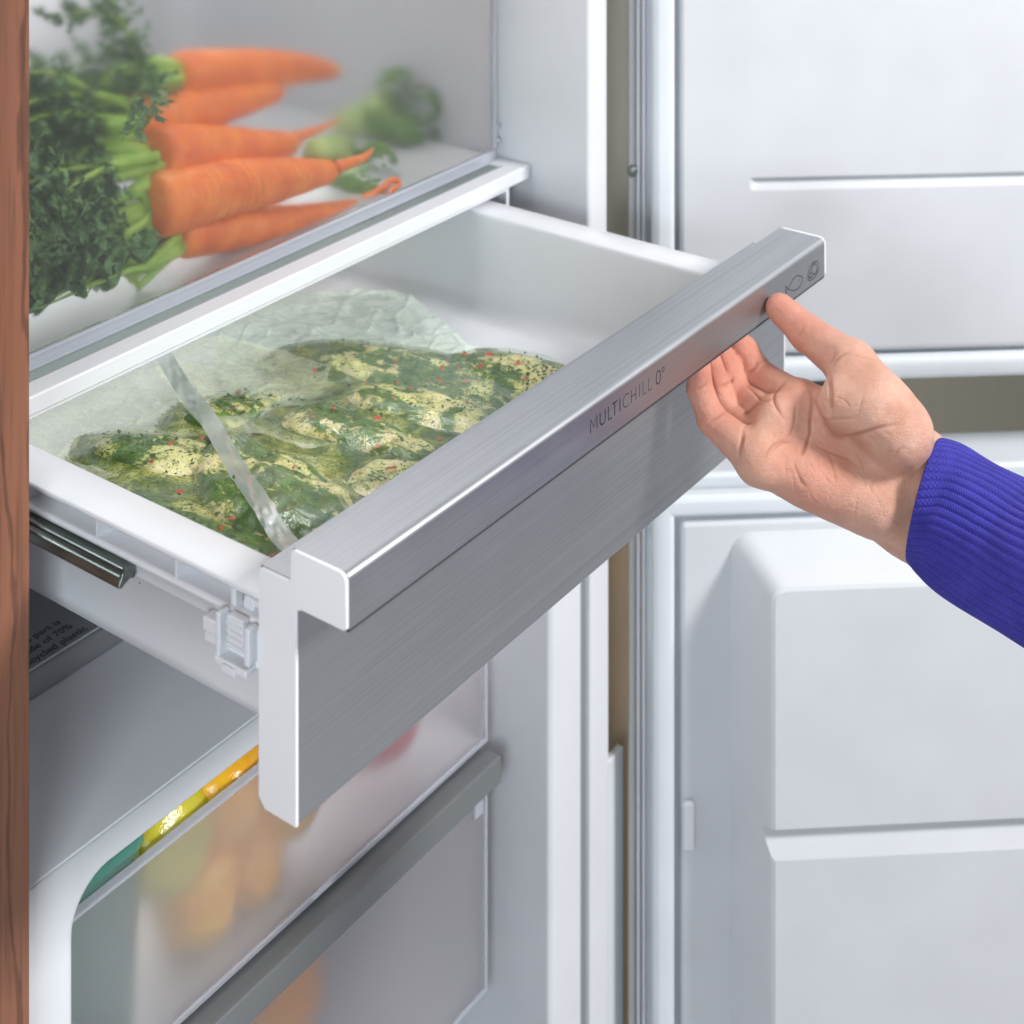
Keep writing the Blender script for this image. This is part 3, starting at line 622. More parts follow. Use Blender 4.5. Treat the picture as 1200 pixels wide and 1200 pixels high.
# ================================================================== BAGGED MEAT IN THE CHILL DRAWER
def ztop(x): return float(np.clip(.0715-.10*(x-.03), .034, .0715))
def pt(px, py, dz=0.0):                 # photo point on the sloping pile of bags
    z = .06
    for _ in range(12): q = on(px, py, 'z', z+dz); z = ztop(q[0])
    return np.array([q[0], q[1]])
def chicken_mat():
    t = NT('marinated_chicken'); c = t.co()
    cs = t.co((1, .6, 1), rot=(0, 0, -.5)); n = t.noise(cs, 40, 4, .62, .8); nb = t.noise(cs, 105, 5, .7, .8); nf = t.noise(c, 900, 3, .6)
    sp = t.n('ShaderNodeTexVoronoi', i_Vector=c, i_Scale=620.0); sp2 = t.n('ShaderNodeTexVoronoi', i_Vector=c, i_Scale=300.0)
    flesh = t.ramp(t.noise(c, 34, 3).outputs[0], [(.30, (.70, .50, .30)), (.48, (.80, .70, .40)), (.62, (.76, .74, .30)), (.75, (.80, .62, .44))])
    oil = t.ramp(n, [(.42, (.66, .62, .18)), (.60, (.38, .44, .05))])
    at_ = t.n('ShaderNodeAttribute', attribute_name='herb')
    cover = t.math('ADD', t.math('MULTIPLY', n.outputs[0], .75), t.math('MULTIPLY', nb.outputs[0], .55)); cover = t.math('ADD', cover, at_.outputs['Fac'])
    col = t.mix(t.ramp(cover, [(.50, 0.), (.72, .8)]).outputs[0], flesh, oil)
    green = t.ramp(nb, [(.3, (.012, .045, .006)), (.50, (.040, .12, .012)), (.70, (.13, .25, .025))])
    edge = t.math('ADD', cover, t.math('MULTIPLY', nf.outputs[0], .14))
    col = t.mix(t.ramp(edge, [(.70, 0.), (.76, .95)]).outputs[0], col, green)
    # loose herb specks
    fl = t.math('MULTIPLY', t.ramp(sp.outputs['Distance'], [(.22, 1.), (.34, 0.)]).outputs[0], t.ramp(t.math('ADD', cover, t.math('MULTIPLY', sp.outputs['Color'], .5)), [(.72, 0.), (.92, 1.)]).outputs[0])
    col = t.mix(fl, col, (.035, .085, .012))
    fl2 = t.math('MULTIPLY', t.ramp(sp2.outputs['Distance'], [(.20, 1.), (.27, 0.)]).outputs[0], t.ramp(sp2.outputs['Color'], [(.74, 0.), (.78, 1.)]).outputs[0])
    col = t.mix(fl2, col, (.03, .075, .012))
    b = t.bsdf(Base_Color=col, Roughness=.30, Normal=t.bump(t.math('ADD', nb.outputs[0], t.math('MULTIPLY', nf.outputs[0], .4)), .5, .0012))
    b.inputs['Subsurface Weight'].default_value = .12; b.inputs['Subsurface Radius'].default_value = (.003, .002, .001); b.inputs['Coat Weight'].default_value = .25; b.inputs['Coat Roughness'].default_value = .12
    return t.surf(b)
M['chicken'] = chicken_mat()
def marinade_mat():
    t = NT('herb_marinade'); c = t.co(); n = t.noise(c, 48, 5, .65, .5); nf = t.noise(c, 800, 3, .6)
    col = t.ramp(n, [(.30, (.016, .05, .006)), (.44, (.07, .13, .010)), (.53, (.24, .27, .025)), (.66, (.56, .54, .15))])
    col = t.mix(t.ramp(nf, [(.50, 0.), (.58, .85)]).outputs[0], col, (.03, .08, .012))
    b = t.bsdf(Base_Color=col, Roughness=.22, Normal=t.bump(nf, .5, .0010)); b.inputs['Coat Weight'].default_value = .5
    return t.surf(b)
M['marinade'] = marinade_mat()
M['chili'] = leafm('chili_flake', (.45, .03, .015), (.62, .09, .04), .3)
M['herb'] = leafm('herb_flake', (.018, .06, .010), (.05, .12, .02), .4)
def film(name, haze, hcol, gloss=.10, touch=.15):
    t = NT(name); c = t.co()
    n = t.noise(c, 60, 4, .6, 1.6); wv = t.n('ShaderNodeTexNoise', i_Vector=t.co((1, .35, 1), rot=(0, 0, .5)), i_Scale=90.0, i_Detail=4.0, i_Distortion=2.5)
    hgt = t.math('ADD', n.outputs[0], t.math('MULTIPLY', t.math('ABSOLUTE', t.math('SUBTRACT', wv.outputs[0], .5)), -3.0))
    bmp = t.bump(hgt, .35, .0012)
    at_ = t.n('ShaderNodeAttribute', attribute_name='empty')
    tr = t.n('ShaderNodeBsdfTransparent', i_Color=(.965, .98, .96)); g = t.n('ShaderNodeBsdfGlossy', i_Roughness=.09, i_Normal=bmp); g.inputs['Color'].default_value = (.95, 1, .98, 1)
    df = t.n('ShaderNodeBsdfDiffuse', i_Color=hcol, i_Normal=bmp)
    hz = t.math('MULTIPLY', t.math('ADD', t.math('MULTIPLY', at_.outputs['Fac'], haze*1.75), haze*touch), t.ramp(n, [(.3, .55), (.7, 1.3)]).outputs[0])
    m1 = t.n('ShaderNodeMixShader', i_0=hz); t.t.links.new(tr.outputs[0], m1.inputs[1]); t.t.links.new(df.outputs[0], m1.inputs[2])
    lw = t.n('ShaderNodeFresnel', i_IOR=1.38, i_Normal=bmp)
    m2 = t.n('ShaderNodeMixShader', i_0=t.math('MINIMUM', t.math('MULTIPLY', lw.outputs[0], gloss*5), .12)); t.t.links.new(m1.outputs[0], m2.inputs[1]); t.t.links.new(g.outputs[0], m2.inputs[2])
    return t.surf(m2)
M['film'] = film('bag_film', .18, (.93, .95, .70), touch=.02)
M['film2'] = film('cloudy_bag_film', .30, (.66, .76, .68), touch=.45)
M['seal'] = clear('seal_film', (.80, .86, .84), .05, .36, .32, (.36, .44, .43))

PIECES = {}
def piece(px0, px1, hw, h, herb, seed, dz=0.0):
    a, b_ = pt(*px0), pt(*px1); c = (a+b_)/2; d = b_-a; L = np.linalg.norm(d)/2; d /= (2*L)/2*1.0 if False else np.linalg.norm(d)
    return dict(c=c, d=d, L=L+hw*.55, hw=hw*1.28, h=h, herb=herb, seed=seed, dz=dz)
POOLS = {'A': [((290, 560), (600, 530), .040, .013, -.0048, 31), ((330, 470), (560, 470), .022, .012, -.0058, 32)], 'B': [((120, 570), (340, 650), .036, .012, -.007, 33)],
         'C': [((350, 410), (640, 480), .034, .012, -.0055, 34)], 'D': [((560, 415), (720, 480), .026, .012, -.004, 35)]}
def pheight(p, x, y):                    # top of one piece over its base; negative outside
    u = ((x-p['c'][0])*p['d'][0]+(y-p['c'][1])*p['d'][1])/p['L']; v = (-(x-p['c'][0])*p['d'][1]+(y-p['c'][1])*p['d'][0])/(p['hw']*(1+.22*np.sin(2.2*u+p['seed'])))
    r = (np.abs(u)**2.4+np.abs(v)**2.3)**(1/2.35)*(1+.10*vn(x*55, y*55, p['seed']))
    hh = p['h']*np.sqrt(np.clip(1-r**3.4, 0, 1))*(1+.16*vn(x*48, y*48, p['seed']+.5)+.05*vn(x*150, y*150, p['seed']+.5))
    return np.where(r < 1, hh, -.02*(r-1)), r
def zt(x): return np.clip(.0715-.10*(x-.03), .034, .0715)
specs = {
 'A': [((262, 505), (380, 612), .0250, .020, .05, 1, 0, 'large pale fillet nearest the white lip, its skin flecked with herbs'),
       ((418, 548), (545, 560), .0200, .018, -.04, 2, 0, 'smooth pale yellow chicken piece against the steel handle'),
       ((415, 446), (600, 500), .0180, .019, -.01, 3, .001, 'long pinkish chicken piece running from the middle to the handle'),
       ((345, 470), (500, 520), .0195, .018, .07, 4, -.001, 'chicken piece thickly covered in dark green herbs at the middle of the bag')],
 'B': [((125, 575), (325, 660), .0300, .018, .13, 5, -.004, 'dark herb-coated piece beside the left lip of the drawer'),
       ((120, 498), (240, 518), .0190, .013, -.03, 6, -.006, 'pale piece under cloudy film at the left rear'),
       ((230, 470), (330, 440), .0170, .012, .05, 16, -.007, 'small piece under film behind the fold of the front bag')],
 'C': [((375, 395), (545, 440), .0230, .017, .07, 7, -.002, 'grey-green piece behind the cloudy film at the rear'),
       ((480, 440), (640, 490), .0200, .017, .05, 8, -.002, 'herbed piece beneath the slanting edge of the cloudy bag')],
 'D': [((545, 412), (715, 470), .0260, .017, .00, 9, -.001, 'pinkish piece farthest right against the white side wall')]}
for k, L in specs.items():
    PIECES[k] = []
    for (p0, p1, hw, h, herb, seed, dz, lab) in L:
        P_ = piece(p0, p1, hw, h, herb, seed, dz); PIECES[k].append(P_)
        NR, NA = 44, 120; rr = np.concatenate([np.linspace(0, 1, NR)**.8]); V = []
        th = np.linspace(0, 2*np.pi, NA, endpoint=False)
        prof_ = []
        for r_ in rr:      # polar grid in the piece's own frame
            uu = np.sign(np.cos(th))*np.abs(np.cos(th))**(2/2.4)*r_*P_['L']; vv = np.sign(np.sin(th))*np.abs(np.sin(th))**(2/2.3)*r_*P_['hw']*(1+.22*np.sin(2.2*uu/P_['L']+seed))
            x = P_['c'][0]+uu*P_['d'][0]-vv*P_['d'][1]; y = P_['c'][1]+uu*P_['d'][1]+vv*P_['d'][0]
            edge = np.sqrt(np.clip(1-r_**3.6, 0, 1))
            x = np.clip(x, .0350, .400); y = np.clip(y, .0375, .5)
            z = zt(x)+dz-h + h*edge*(1+.20*vn(x*48, y*48, seed+.5)+.09*vn(x*150, y*150, seed+.5)+.03*vn(x*420, y*420, seed))
            V.append(np.stack([x, y, z], 1))
        bot = []
        for r_ in (.8, .4):
            w_ = V[-1].copy(); cc = w_.mean(0); w_ = cc+(w_-cc)*r_; w_[:, 2] = zt(w_[:, 0])+dz-h-.006*math.sqrt(1-r_*r_); bot.append(w_)
        rings = [r.tolist() for r in V[1:]+bot]
        o = loft('chicken_piece', rings, M['chicken'], None)
        at_ = o.data.attributes.new('herb', 'FLOAT', 'POINT'); at_.data.foreach_set('value', [herb]*len(o.data.vertices))
        setk(o, lab, 'chicken', 'marinated chicken pieces in the bags')

for k, L in POOLS.items():
    for (p0, p1, hw, h, dz, seed) in L: q = piece(p0, p1, hw, h, 0, seed, dz); q['pool'] = True; PIECES[k].append(q)
def chaikin(P_, n=2):
    P_ = [np.array(p, float) for p in P_]
    for _ in range(n):
        Q = []
        for i in range(len(P_)):
            a, b_ = P_[i], P_[(i+1) % len(P_)]; Q += [a*.85+b_*.15, a*.15+b_*.85]
        P_ = Q
    return P_
def resample(P_, n):
    P_ = np.array(P_+[P_[0]]); d = np.r_[0, np.cumsum(np.linalg.norm(np.diff(P_, axis=0), axis=1))]; s = np.linspace(0, d[-1], n, endpoint=False)
    return np.stack([np.interp(s, d, P_[:, 0]), np.interp(s, d, P_[:, 1])], 1)
def clampin(x, y): return np.clip(x, .0315, .4035), np.clip(y, .0330, .5)
def surf_h(x, y, keys, off, soft=.0018, liq=False):
    hs = []
    for k in keys:
        for p in PIECES[k]:
            q = dict(p); q['L'] = p['L']*(1.12 if not liq else 1.30)+.003; q['hw'] = p['hw']*(1.14 if not liq else 1.45)+.003
            h, r = pheight(q, x, y); base = zt(x)+p['dz']-p['h']
            hs.append(base + (h if not liq else h*.76-.0006))
    hs = np.stack(hs); m = hs.max(0); z = m + soft*np.log(np.exp((hs-m)/soft).sum(0))
    return z + off
def bag(key, label, poly, off, mat, wr, floor_, center=None, extra=(), name='sealed_bag'):
    t = thing(name, label, 'bag', 'bags of marinated chicken', loc=(.2, .12, .03))
    P_ = resample(chaikin([pt(*p) for p in poly], 2), 420); P_ = np.stack(clampin(P_[:, 0], P_[:, 1]), 1)
    c = P_.mean(0) if center is None else pt(*center)
    T = np.linspace(0.004, 1, 190); X = c[0]+T[:, None]*(P_[None, :, 0]-c[0]); Y = c[1]+T[:, None]*(P_[None, :, 1]-c[1])
    Z = surf_h(X, Y, key, off, .0022); fl = zt(X)+floor_
    emp = np.clip((fl+.004-Z)/.006, 0, 1); Z = np.maximum(Z, fl)
    # long folds radiating over the film, stronger where nothing fills it
    a = .55; U = X*math.cos(a)+Y*math.sin(a); W_ = -X*math.sin(a)+Y*math.cos(a)
    rid = 1-np.abs(vn(U*28+2*vn(X*22, Y*22, 3), W_*75, wr)); rid2 = 1-np.abs(vn(U*70+1.5*vn(X*30, Y*30, 4), W_*24, wr+9))
    Z += (rid**5*.0012+rid2**6*.0007)*(.25+.75*emp) + .0008*vn(X*60, Y*60, wr) + .00035*emp*vn(X*130, Y*95, wr)
    n = P_.shape[0]; m = len(T); V = np.stack([X, Y, Z], 2).reshape(-1, 3)
    f = [(k*n+i, k*n+(i+1) % n, (k+1)*n+(i+1) % n, (k+1)*n+i) for k in range(m-1) for i in range(n)] + [tuple(range(n))[::-1]]
    o = mk('film', V, f, M[mat], t, smooth=True)
    at_ = o.data.attributes.new('empty', 'FLOAT', 'POINT'); at_.data.foreach_set('value', emp.reshape(-1).astype(np.float32))
    # marinade pooled between the pieces
    Tq = np.linspace(.01, .985, 90); X = c[0]+Tq[:, None]*(P_[None, ::3, 0]-c[0]); Y = c[1]+Tq[:, None]*(P_[None, ::3, 1]-c[1])
    X = np.clip(X, .0350, .400); Y = np.clip(Y, .0375, .5)
    Z = surf_h(X, Y, key, 0, .0012, True); lo = zt(X)+floor_-.002
    inside = Z > lo+.0008; Z = np.where(inside, Z, lo); n = X.shape[1]; m = len(Tq)
    V = np.stack([X, Y, Z], 2).reshape(-1, 3); ins = inside.reshape(-1)
    f = [q for q in ((k*n+i, k*n+(i+1) % n, (k+1)*n+(i+1) % n, (k+1)*n+i) for k in range(m-1) for i in range(n)) if ins[q[0]] or ins[q[1]] or ins[q[2]] or ins[q[3]]]
    mk('marinade', V, f, M['marinade'], t, smooth=True)
    # flakes pressed against the film
    r_ = np.random.default_rng(len(poly)*7+ord(key[0])); vC, fC, vH, fH = [], [], [], []
    for kk, (vv, ff, cnt, smin, smax) in enumerate(((vC, fC, 15, .0016, .0036), (vH, fH, 420, .0006, .0020))):
        made = 0; cl_ = [PIECES[key[0]][r_.integers(len(PIECES[key[0]]))] for _ in range(40)]
        while made < cnt:
            p = cl_[r_.integers(40)]; u, v2 = r_.normal(0, .5, 2); x = p['c'][0]+u*p['L']*p['d'][0]-v2*p['hw']*p['d'][1]; y = p['c'][1]+u*p['L']*p['d'][1]+v2*p['hw']*p['d'][0]
            if abs(u) > .95 or abs(v2) > .95: made += .2; continue
            z = float(surf_h(np.array([x]), np.array([y]), key, off*.45, .0022)[0]); s = r_.uniform(smin, smax); a = r_.uniform(0, 6.28); q = len(vv)
            e = np.array([math.cos(a), math.sin(a), r_.normal(0, .2)])*s; g = np.array([-math.sin(a), math.cos(a), r_.normal(0, .2)])*s*r_.uniform(.35, .7); b0 = np.array([x, y, z])
            vv += [b0-e, b0-g, b0+e*.8, b0+g, b0+np.array([0, 0, .0004])]; ff += [(q, q+1, q+4), (q+1, q+2, q+4), (q+2, q+3, q+4), (q+3, q, q+4)]; made += 1
    setk(mk('chili_flakes', vC, fC, M['chili'], t), kind='stuff'); setk(mk('herb_flakes', vH, fH, M['herb'], t), kind='stuff')
    return t, c
bagB, _ = bag('B', 'lowest bag along the left lip, cloudy at the rear and dark green in front', [(20, 470), (100, 425), (210, 395), (330, 440), (400, 560), (400, 700), (322, 672), (40, 540)], .0012, 'film', 2.0, -.013, (210, 555))
bagD, _ = bag('D', 'bag at the far right whose pink contents touch the white side wall', [(490, 375), (560, 382), (700, 425), (790, 500), (720, 540), (620, 540), (520, 470)], .0012, 'film', 4.0, -.013, (625, 445))
bagC, _ = bag('C', 'rear bag of cloudy grey film with its slanting straight edge', [(250, 330), (360, 325), (474, 322), (560, 395), (655, 486), (640, 560), (520, 560), (400, 520), (260, 450)], .0020, 'film2', 6.0, -.010, (470, 430))
bagA, _ = bag('A', 'front bag on top with a flat sealed edge, pale chicken and green herbs', [(170, 405), (255, 505), (348, 668), (480, 700), (640, 560), (612, 500), (540, 462), (440, 430), (340, 400), (250, 375)], .0026, 'film', 8.0, -.008, (400, 525))
# the flat sealed edge of the front bag: a ribbon with a fine wrinkled weld
se0 = [pt(176, 412), pt(205, 455), pt(240, 505), pt(285, 580), pt(318, 630), pt(350, 672)]; SE = smoothpath(se0, 14); V = []
nW = 15
for i, q in enumerate(SE):
    d = SE[min(i+1, len(SE)-1)]-SE[max(i-1, 0)]; d /= np.linalg.norm(d); nrm = np.array([-d[1], d[0]]) if True else 0
    if nrm[0] > 0: nrm = nrm
    for j in range(nW):
        s_ = j/(nW-1); q2 = q + nrm*(.0088*s_-.0005); x, y = clampin(q2[0], q2[1]); 
        z = float(zt(x)) + .0004 + .0010*math.sin(i*.31) + .0006*float(vn(i*.9, j*.35, 5)) + (.0035*s_)
        V.append((float(x), float(y), z))
mk('seal_strip', V, [(i*nW+j, i*nW+j+1, (i+1)*nW+j+1, (i+1)*nW+j) for i in range(len(SE)-1) for j in range(nW-1)], M['seal'], bagA, smooth=True)

# ================================================================== PERSON: right hand and sleeve
pe = thing('person', 'right hand pinching the steel handle, wearing a bright blue ribbed knit sleeve', 'person', loc=tuple(at(1084, 583, .885)))
def cone(p, a, b, ra, rb):               # signed distance to a round cone
    a, b = np.array(a), np.array(b); ba = b-a; l2 = ba@ba; rr = ra-rb; a2 = l2-rr*rr; il2 = 1/l2
    pa = p-a; y = pa@ba; z = y-l2; d_ = pa*l2-y[..., None]*ba; x2 = (d_*d_).sum(-1); y2 = y*y*l2; z2 = z*z*l2
    k = np.sign(rr)*rr*rr*x2
    out = (np.sqrt(x2*a2*il2)+y*rr)*il2-ra
    c1 = np.sign(z)*a2*z2 > k; c2 = np.sign(y)*a2*y2 < k
    out = np.where(c2, np.sqrt(x2+y2)*il2-ra, out); out = np.where(c1, np.sqrt(x2+z2)*il2-rb, out)
    return out
def smin(a, b, k):
    h = np.clip(.5+.5*(b-a)/k, 0, 1); return b*(1-h)+a*h-k*h*(1-h)
J = {}
for n_, v in dict(
    i_m=(938, 474, .905), i_p=(890, 440, .932), i_d=(874, 412, .938), i_t=(866, 402, .937),
    m_m=(912, 496, .897), m_p=(866, 466, .924), m_d=(853, 432, .930), m_t=(842, 410, .927),
    r_m=(898, 522, .890), r_p=(851, 487, .912), r_d=(840, 452, .918), r_t=(832, 424, .914),
    l_m=(889, 540, .880), l_p=(834, 492, .897), l_d=(820, 457, .903), l_t=(819, 432, .902),
    w1=(1072, 545, .893), w2=(1064, 606, .893), w3=(1125, 575, .886), w4=(1108, 640, .886),
    t_c=(1052, 505, .880), t_m=(998, 428, .905), t_i=(946, 391, .932), t_t=(914, 361, .9475),
    th1=(1026, 480, .880), th2=(990, 472, .886), hy1=(1022, 582, .882), hy2=(950, 556, .880), pc=(960, 500, .8985)).items():
    J[n_] = at(*v)
def hand_sdf(p):
    px = FPX
    def fing(m, q, d_, t, rm, rq, rd, rt):
        s = cone(p, J[m], J[q], rm, rq); s = smin(s, cone(p, J[q], J[d_], rq*.98, rd), .0022); return smin(s, cone(p, J[d_], J[t], rd, rt), .0020)
    I_ = fing('i_m', 'i_p', 'i_d', 'i_t', .0112, .0089, .0078, .0070)
    M_ = fing('m_m', 'm_p', 'm_d', 'm_t', .0112, .0090, .0078, .0072)
    R_ = fing('r_m', 'r_p', 'r_d', 'r_t', .0108, .0086, .0075, .0068)
    L_ = fing('l_m', 'l_p', 'l_d', 'l_t', .0108, .0080, .0070, .0064)
    F_ = smin(smin(I_, M_, .0012), smin(R_, L_, .0012), .0012)
    # palm: metacarpals, heel, thenar and hypothenar mounds
    P_ = cone(p, J['w1'], J['i_m'], .0165, .0118)
    for a, b, ra, rb in (('w1', 'm_m', .0165, .0120), ('w2', 'r_m', .0165, .0116), ('w2', 'l_m', .0170, .0116), ('w1', 'w3', .0175, .0190), ('w2', 'w4', .0175, .0190), ('w1', 'w2', .0180, .0180),
                         ('i_m', 'm_m', .0110, .0110), ('r_m', 'l_m', .0108, .0108), ('w3', 'w4', .0180, .0180), ('m_m', 'r_m', .0108, .0108)):
        P_ = smin(P_, cone(p, J[a], J[b], ra, rb), .0070)
    P_ = smin(P_, cone(p, J['hy1'], J['hy2'], .0160, .0130), .0120)
    T_ = cone(p, J['t_c'], J['t_m'], .0190, .0135)
    T_ = smin(T_, cone(p, J['th1'], J['th2'], .0170, .0140), .0110)
    P_ = smin(P_, T_, .0090)
    th_ = smin(cone(p, J['t_m'], J['t_i'], .0132, .0100), cone(p, J['t_i'], J['t_t'], .0100, .0082), .003)
    P_ = smin(P_, th_, .0040)
    s = smin(P_, F_, .0030)
    return s
def surface_nets(fn, lo, hi, h):
    n = np.ceil((np.array(hi)-lo)/h).astype(int)+1
    ax = [lo[i]+h*np.arange(n[i]) for i in range(3)]
    S = np.empty(n, np.float32)
    for i in range(n[0]):
        g = np.stack(np.meshgrid([ax[0][i]], ax[1], ax[2], indexing='ij'), -1); S[i] = fn(g.reshape(-1, 3)).reshape(1, n[1], n[2])[0]
    ins = S < 0; C = np.zeros(n-1, int)
    for dx in (0, 1):
        for dy in (0, 1):
            for dz in (0, 1): C += ins[dx:n[0]-1+dx, dy:n[1]-1+dy, dz:n[2]-1+dz]
    act = (C > 0) & (C < 8); idx = -np.ones(act.shape, int); idx[act] = np.arange(act.sum()); cells = np.argwhere(act)
    V = lo + h*(cells+.5); F_ = []
    for a in range(3):
        b, c = (a+1) % 3, (a+2) % 3
        sl = [slice(None)]*3; s0 = list(sl); s1 = list(sl); s0[a] = slice(0, -1); s1[a] = slice(1, None)
        ed = ins[tuple(s0)] != ins[tuple(s1)]; E_ = np.argwhere(ed); E_ = E_[(E_[:, b] > 0) & (E_[:, c] > 0) & (E_[:, b] < n[b]-1) & (E_[:, c] < n[c]-1)]
        def g(db, dc): q = E_.copy(); q[:, b] += db; q[:, c] += dc; return idx[q[:, 0], q[:, 1], q[:, 2]]
        q = np.stack([g(-1, -1), g(0, -1), g(0, 0), g(-1, 0)], 1); fl = ins[E_[:, 0], E_[:, 1], E_[:, 2]]
        q[~fl] = q[~fl][:, ::-1]; F_.append(q)
    return V, np.concatenate(F_)
allp = np.array(list(J.values())); lo = allp.min(0)-.024; hi = allp.max(0)+.024
HV, HF = surface_nets(hand_sdf, lo, hi, .0016)
def grad(p, e=.0004):
    g = np.stack([hand_sdf(p+np.eye(3)[i]*e)-hand_sdf(p-np.eye(3)[i]*e) for i in range(3)], 1); return g/(np.linalg.norm(g, axis=1)[:, None]+1e-12)
def project(V, it=3):
    for _ in range(it): V = V - hand_sdf(V)[:, None]*grad(V)*.9
    return V
HV = project(HV)
me = bpy.data.meshes.new('hand'); me.from_pydata(HV.tolist(), [], HF.tolist()); me.update()
tmp = bpy.data.objects.new('tmp', me); COL.objects.link(tmp); md = tmp.modifiers.new('s', 'SUBSURF'); md.levels = 1; md.render_levels = 1
dg = bpy.context.evaluated_depsgraph_get(); me2 = bpy.data.meshes.new_from_object(tmp.evaluated_get(dg)); bpy.data.objects.remove(tmp)
HV = np.empty(len(me2.vertices)*3); me2.vertices.foreach_get('co', HV); HV = project(HV.reshape(-1, 3), 2)
HN = grad(HV)
# projected photo coordinates of the palm side, used once to carve the creases seen on it
d_ = HV-CAM; cx_ = d_[:, 0]*XC[0]+d_[:, 1]*YC[0]; cz_ = d_[:, 0]*XC[1]+d_[:, 1]*YC[1]; PXY = np.stack([CX+FPX*cx_/cz_, HY-FPX*d_[:, 2]/cz_], 1)
vd = -d_/np.linalg.norm(d_, axis=1)[:, None]; facing = np.clip((HN*vd).sum(1)*2.5, 0, 1)
def z4(x, y): return (780+x/5.4545, 320+y/5.4545)
def z5(x, y): return (900+x/5.4545, 360+y/5.4545)
CREASES = [
 ([z5(283, 545), z5(292, 600), z5(335, 700), z5(385, 785), z5(440, 828), z5(520, 830), z5(600, 805), z5(700, 775), z5(790, 755), z5(860, 750)], 2.2, .0016),
 ([z5(385, 395), z5(395, 470), z5(403, 560), z5(408, 640), z5(412, 715)], 2.2, .0016),
 ([z5(340, 720), z5(420, 718), z5(500, 710), z5(590, 705)], 1.4, .0006),
 ([z4(940, 745), z4(935, 830), z4(928, 930), z4(920, 1040), z4(880, 1130), z4(860, 1180)], 1.9, .0013),
 ([z4(825, 830), z4(825, 930), z4(800, 1020), z4(760, 1070)], 1.5, .0007),
 ([z4(785, 670), z4(740, 715), z4(700, 760), z4(690, 800), z4(705, 850), z4(740, 910), z4(780, 950)], 1.9, .0012),
 ([z4(588, 560), z4(575, 590), z4(545, 620), z4(505, 645)], 1.8, .0012),
 ([z4(430, 655), z4(420, 690), z4(385, 720), z4(345, 735)], 1.8, .0012),
 ([z4(610, 810), z4(570, 840), z4(530, 875), z4(495, 900)], 1.8, .0011),
 ([z4(275, 690), z4(250, 720), z4(215, 742), z4(185, 748)], 1.4, .0007),
 ([z4(375, 880), z4(340, 910), z4(300, 935), z4(262, 945)], 1.6, .0009),
 ([z4(495, 985), z4(490, 1050), z4(478, 1120), z4(470, 1190)], 2.0, .0013),
 ([z4(500, 985), z4(530, 960), z4(580, 950)], 1.5, .0006),
 ([z4(635, 1190), z4(650, 1150), z4(690, 1100), z4(740, 1075), z4(790, 1075)], 1.8, .0011),
 ([z4(500, 690), z4(545, 740), z4(590, 790), z4(620, 812), z4(690, 800)], 1.6, .0010),
 ([z4(690, 800), z4(640, 815), z4(580, 850)], 1.5, .0007),
 ([z5(0, 950), z5(60, 890), z5(110, 865), z5(160, 865)], 1.6, .0008),
 ([z5(205, 960), z5(240, 900), z5(270, 840)], 1.6, .0008),
 ([z5(285, 860), z5(360, 910), z5(440, 940), z5(510, 970), z5(560, 1010)], 1.6, .0007),
 ([z5(165, 980), z5(180, 1040), z5(215, 1110), z5(245, 1160)], 1.5, .0006),
 ([z5(380, 930), z5(415, 1000), z5(430, 1080), z5(425, 1160)], 1.5, .0006),
 ([z5(665, 1190), z5(660, 1150), z5(690, 1110)], 1.6, .0006),
 ([z5(430, 260), z5(415, 320), z5(385, 370)], 2.2, .0008), ([z5(520, 285), z5(450, 320), z5(400, 390)], 1.8, .0009),
 ([z5(225, 120), z5(215, 160), z5(195, 190)], 1.8, .0005), ([z5(520, 300), z5(600, 320), z5(700, 345)], 1.5, .0004),
 ([z5(810, 960), z5(830, 920), z5(880, 890)], 1.6, .0005), ([z5(640, 655), z5(720, 650), z5(780, 660)], 1.3, .0003), ([z5(540, 640), z5(600, 620)], 1.2, .0003)]
rs = np.random.default_rng(21)
PALM = [(955, 470), (1040, 470), (1062, 540), (1050, 612), (1000, 600), (930, 575), (890, 540), (905, 480)]
for _ in range(46):                       # faint secondary lines of the palm
    a_, b2, c3_ = rs.dirichlet((1, 1, 1)); tri = [PALM[rs.integers(8)] for _ in range(3)]
    cx0, cy0 = sum(q*w_[0] for q, w_ in zip((a_, b2, c3_), tri)), sum(q*w_[1] for q, w_ in zip((a_, b2, c3_), tri))
    an = rs.normal(.9, .7); ln = rs.uniform(7, 20); bd = rs.normal(0, 2.5)
    CREASES.append(([(cx0-math.cos(an)*ln, cy0-math.sin(an)*ln), (cx0+bd*math.sin(an), cy0-bd*math.cos(an)), (cx0+math.cos(an)*ln, cy0+math.sin(an)*ln)], rs.uniform(.9, 1.3), rs.uniform(.00018, .00042)))
carve = np.zeros(len(HV)); cl_ = np.zeros(len(HV))
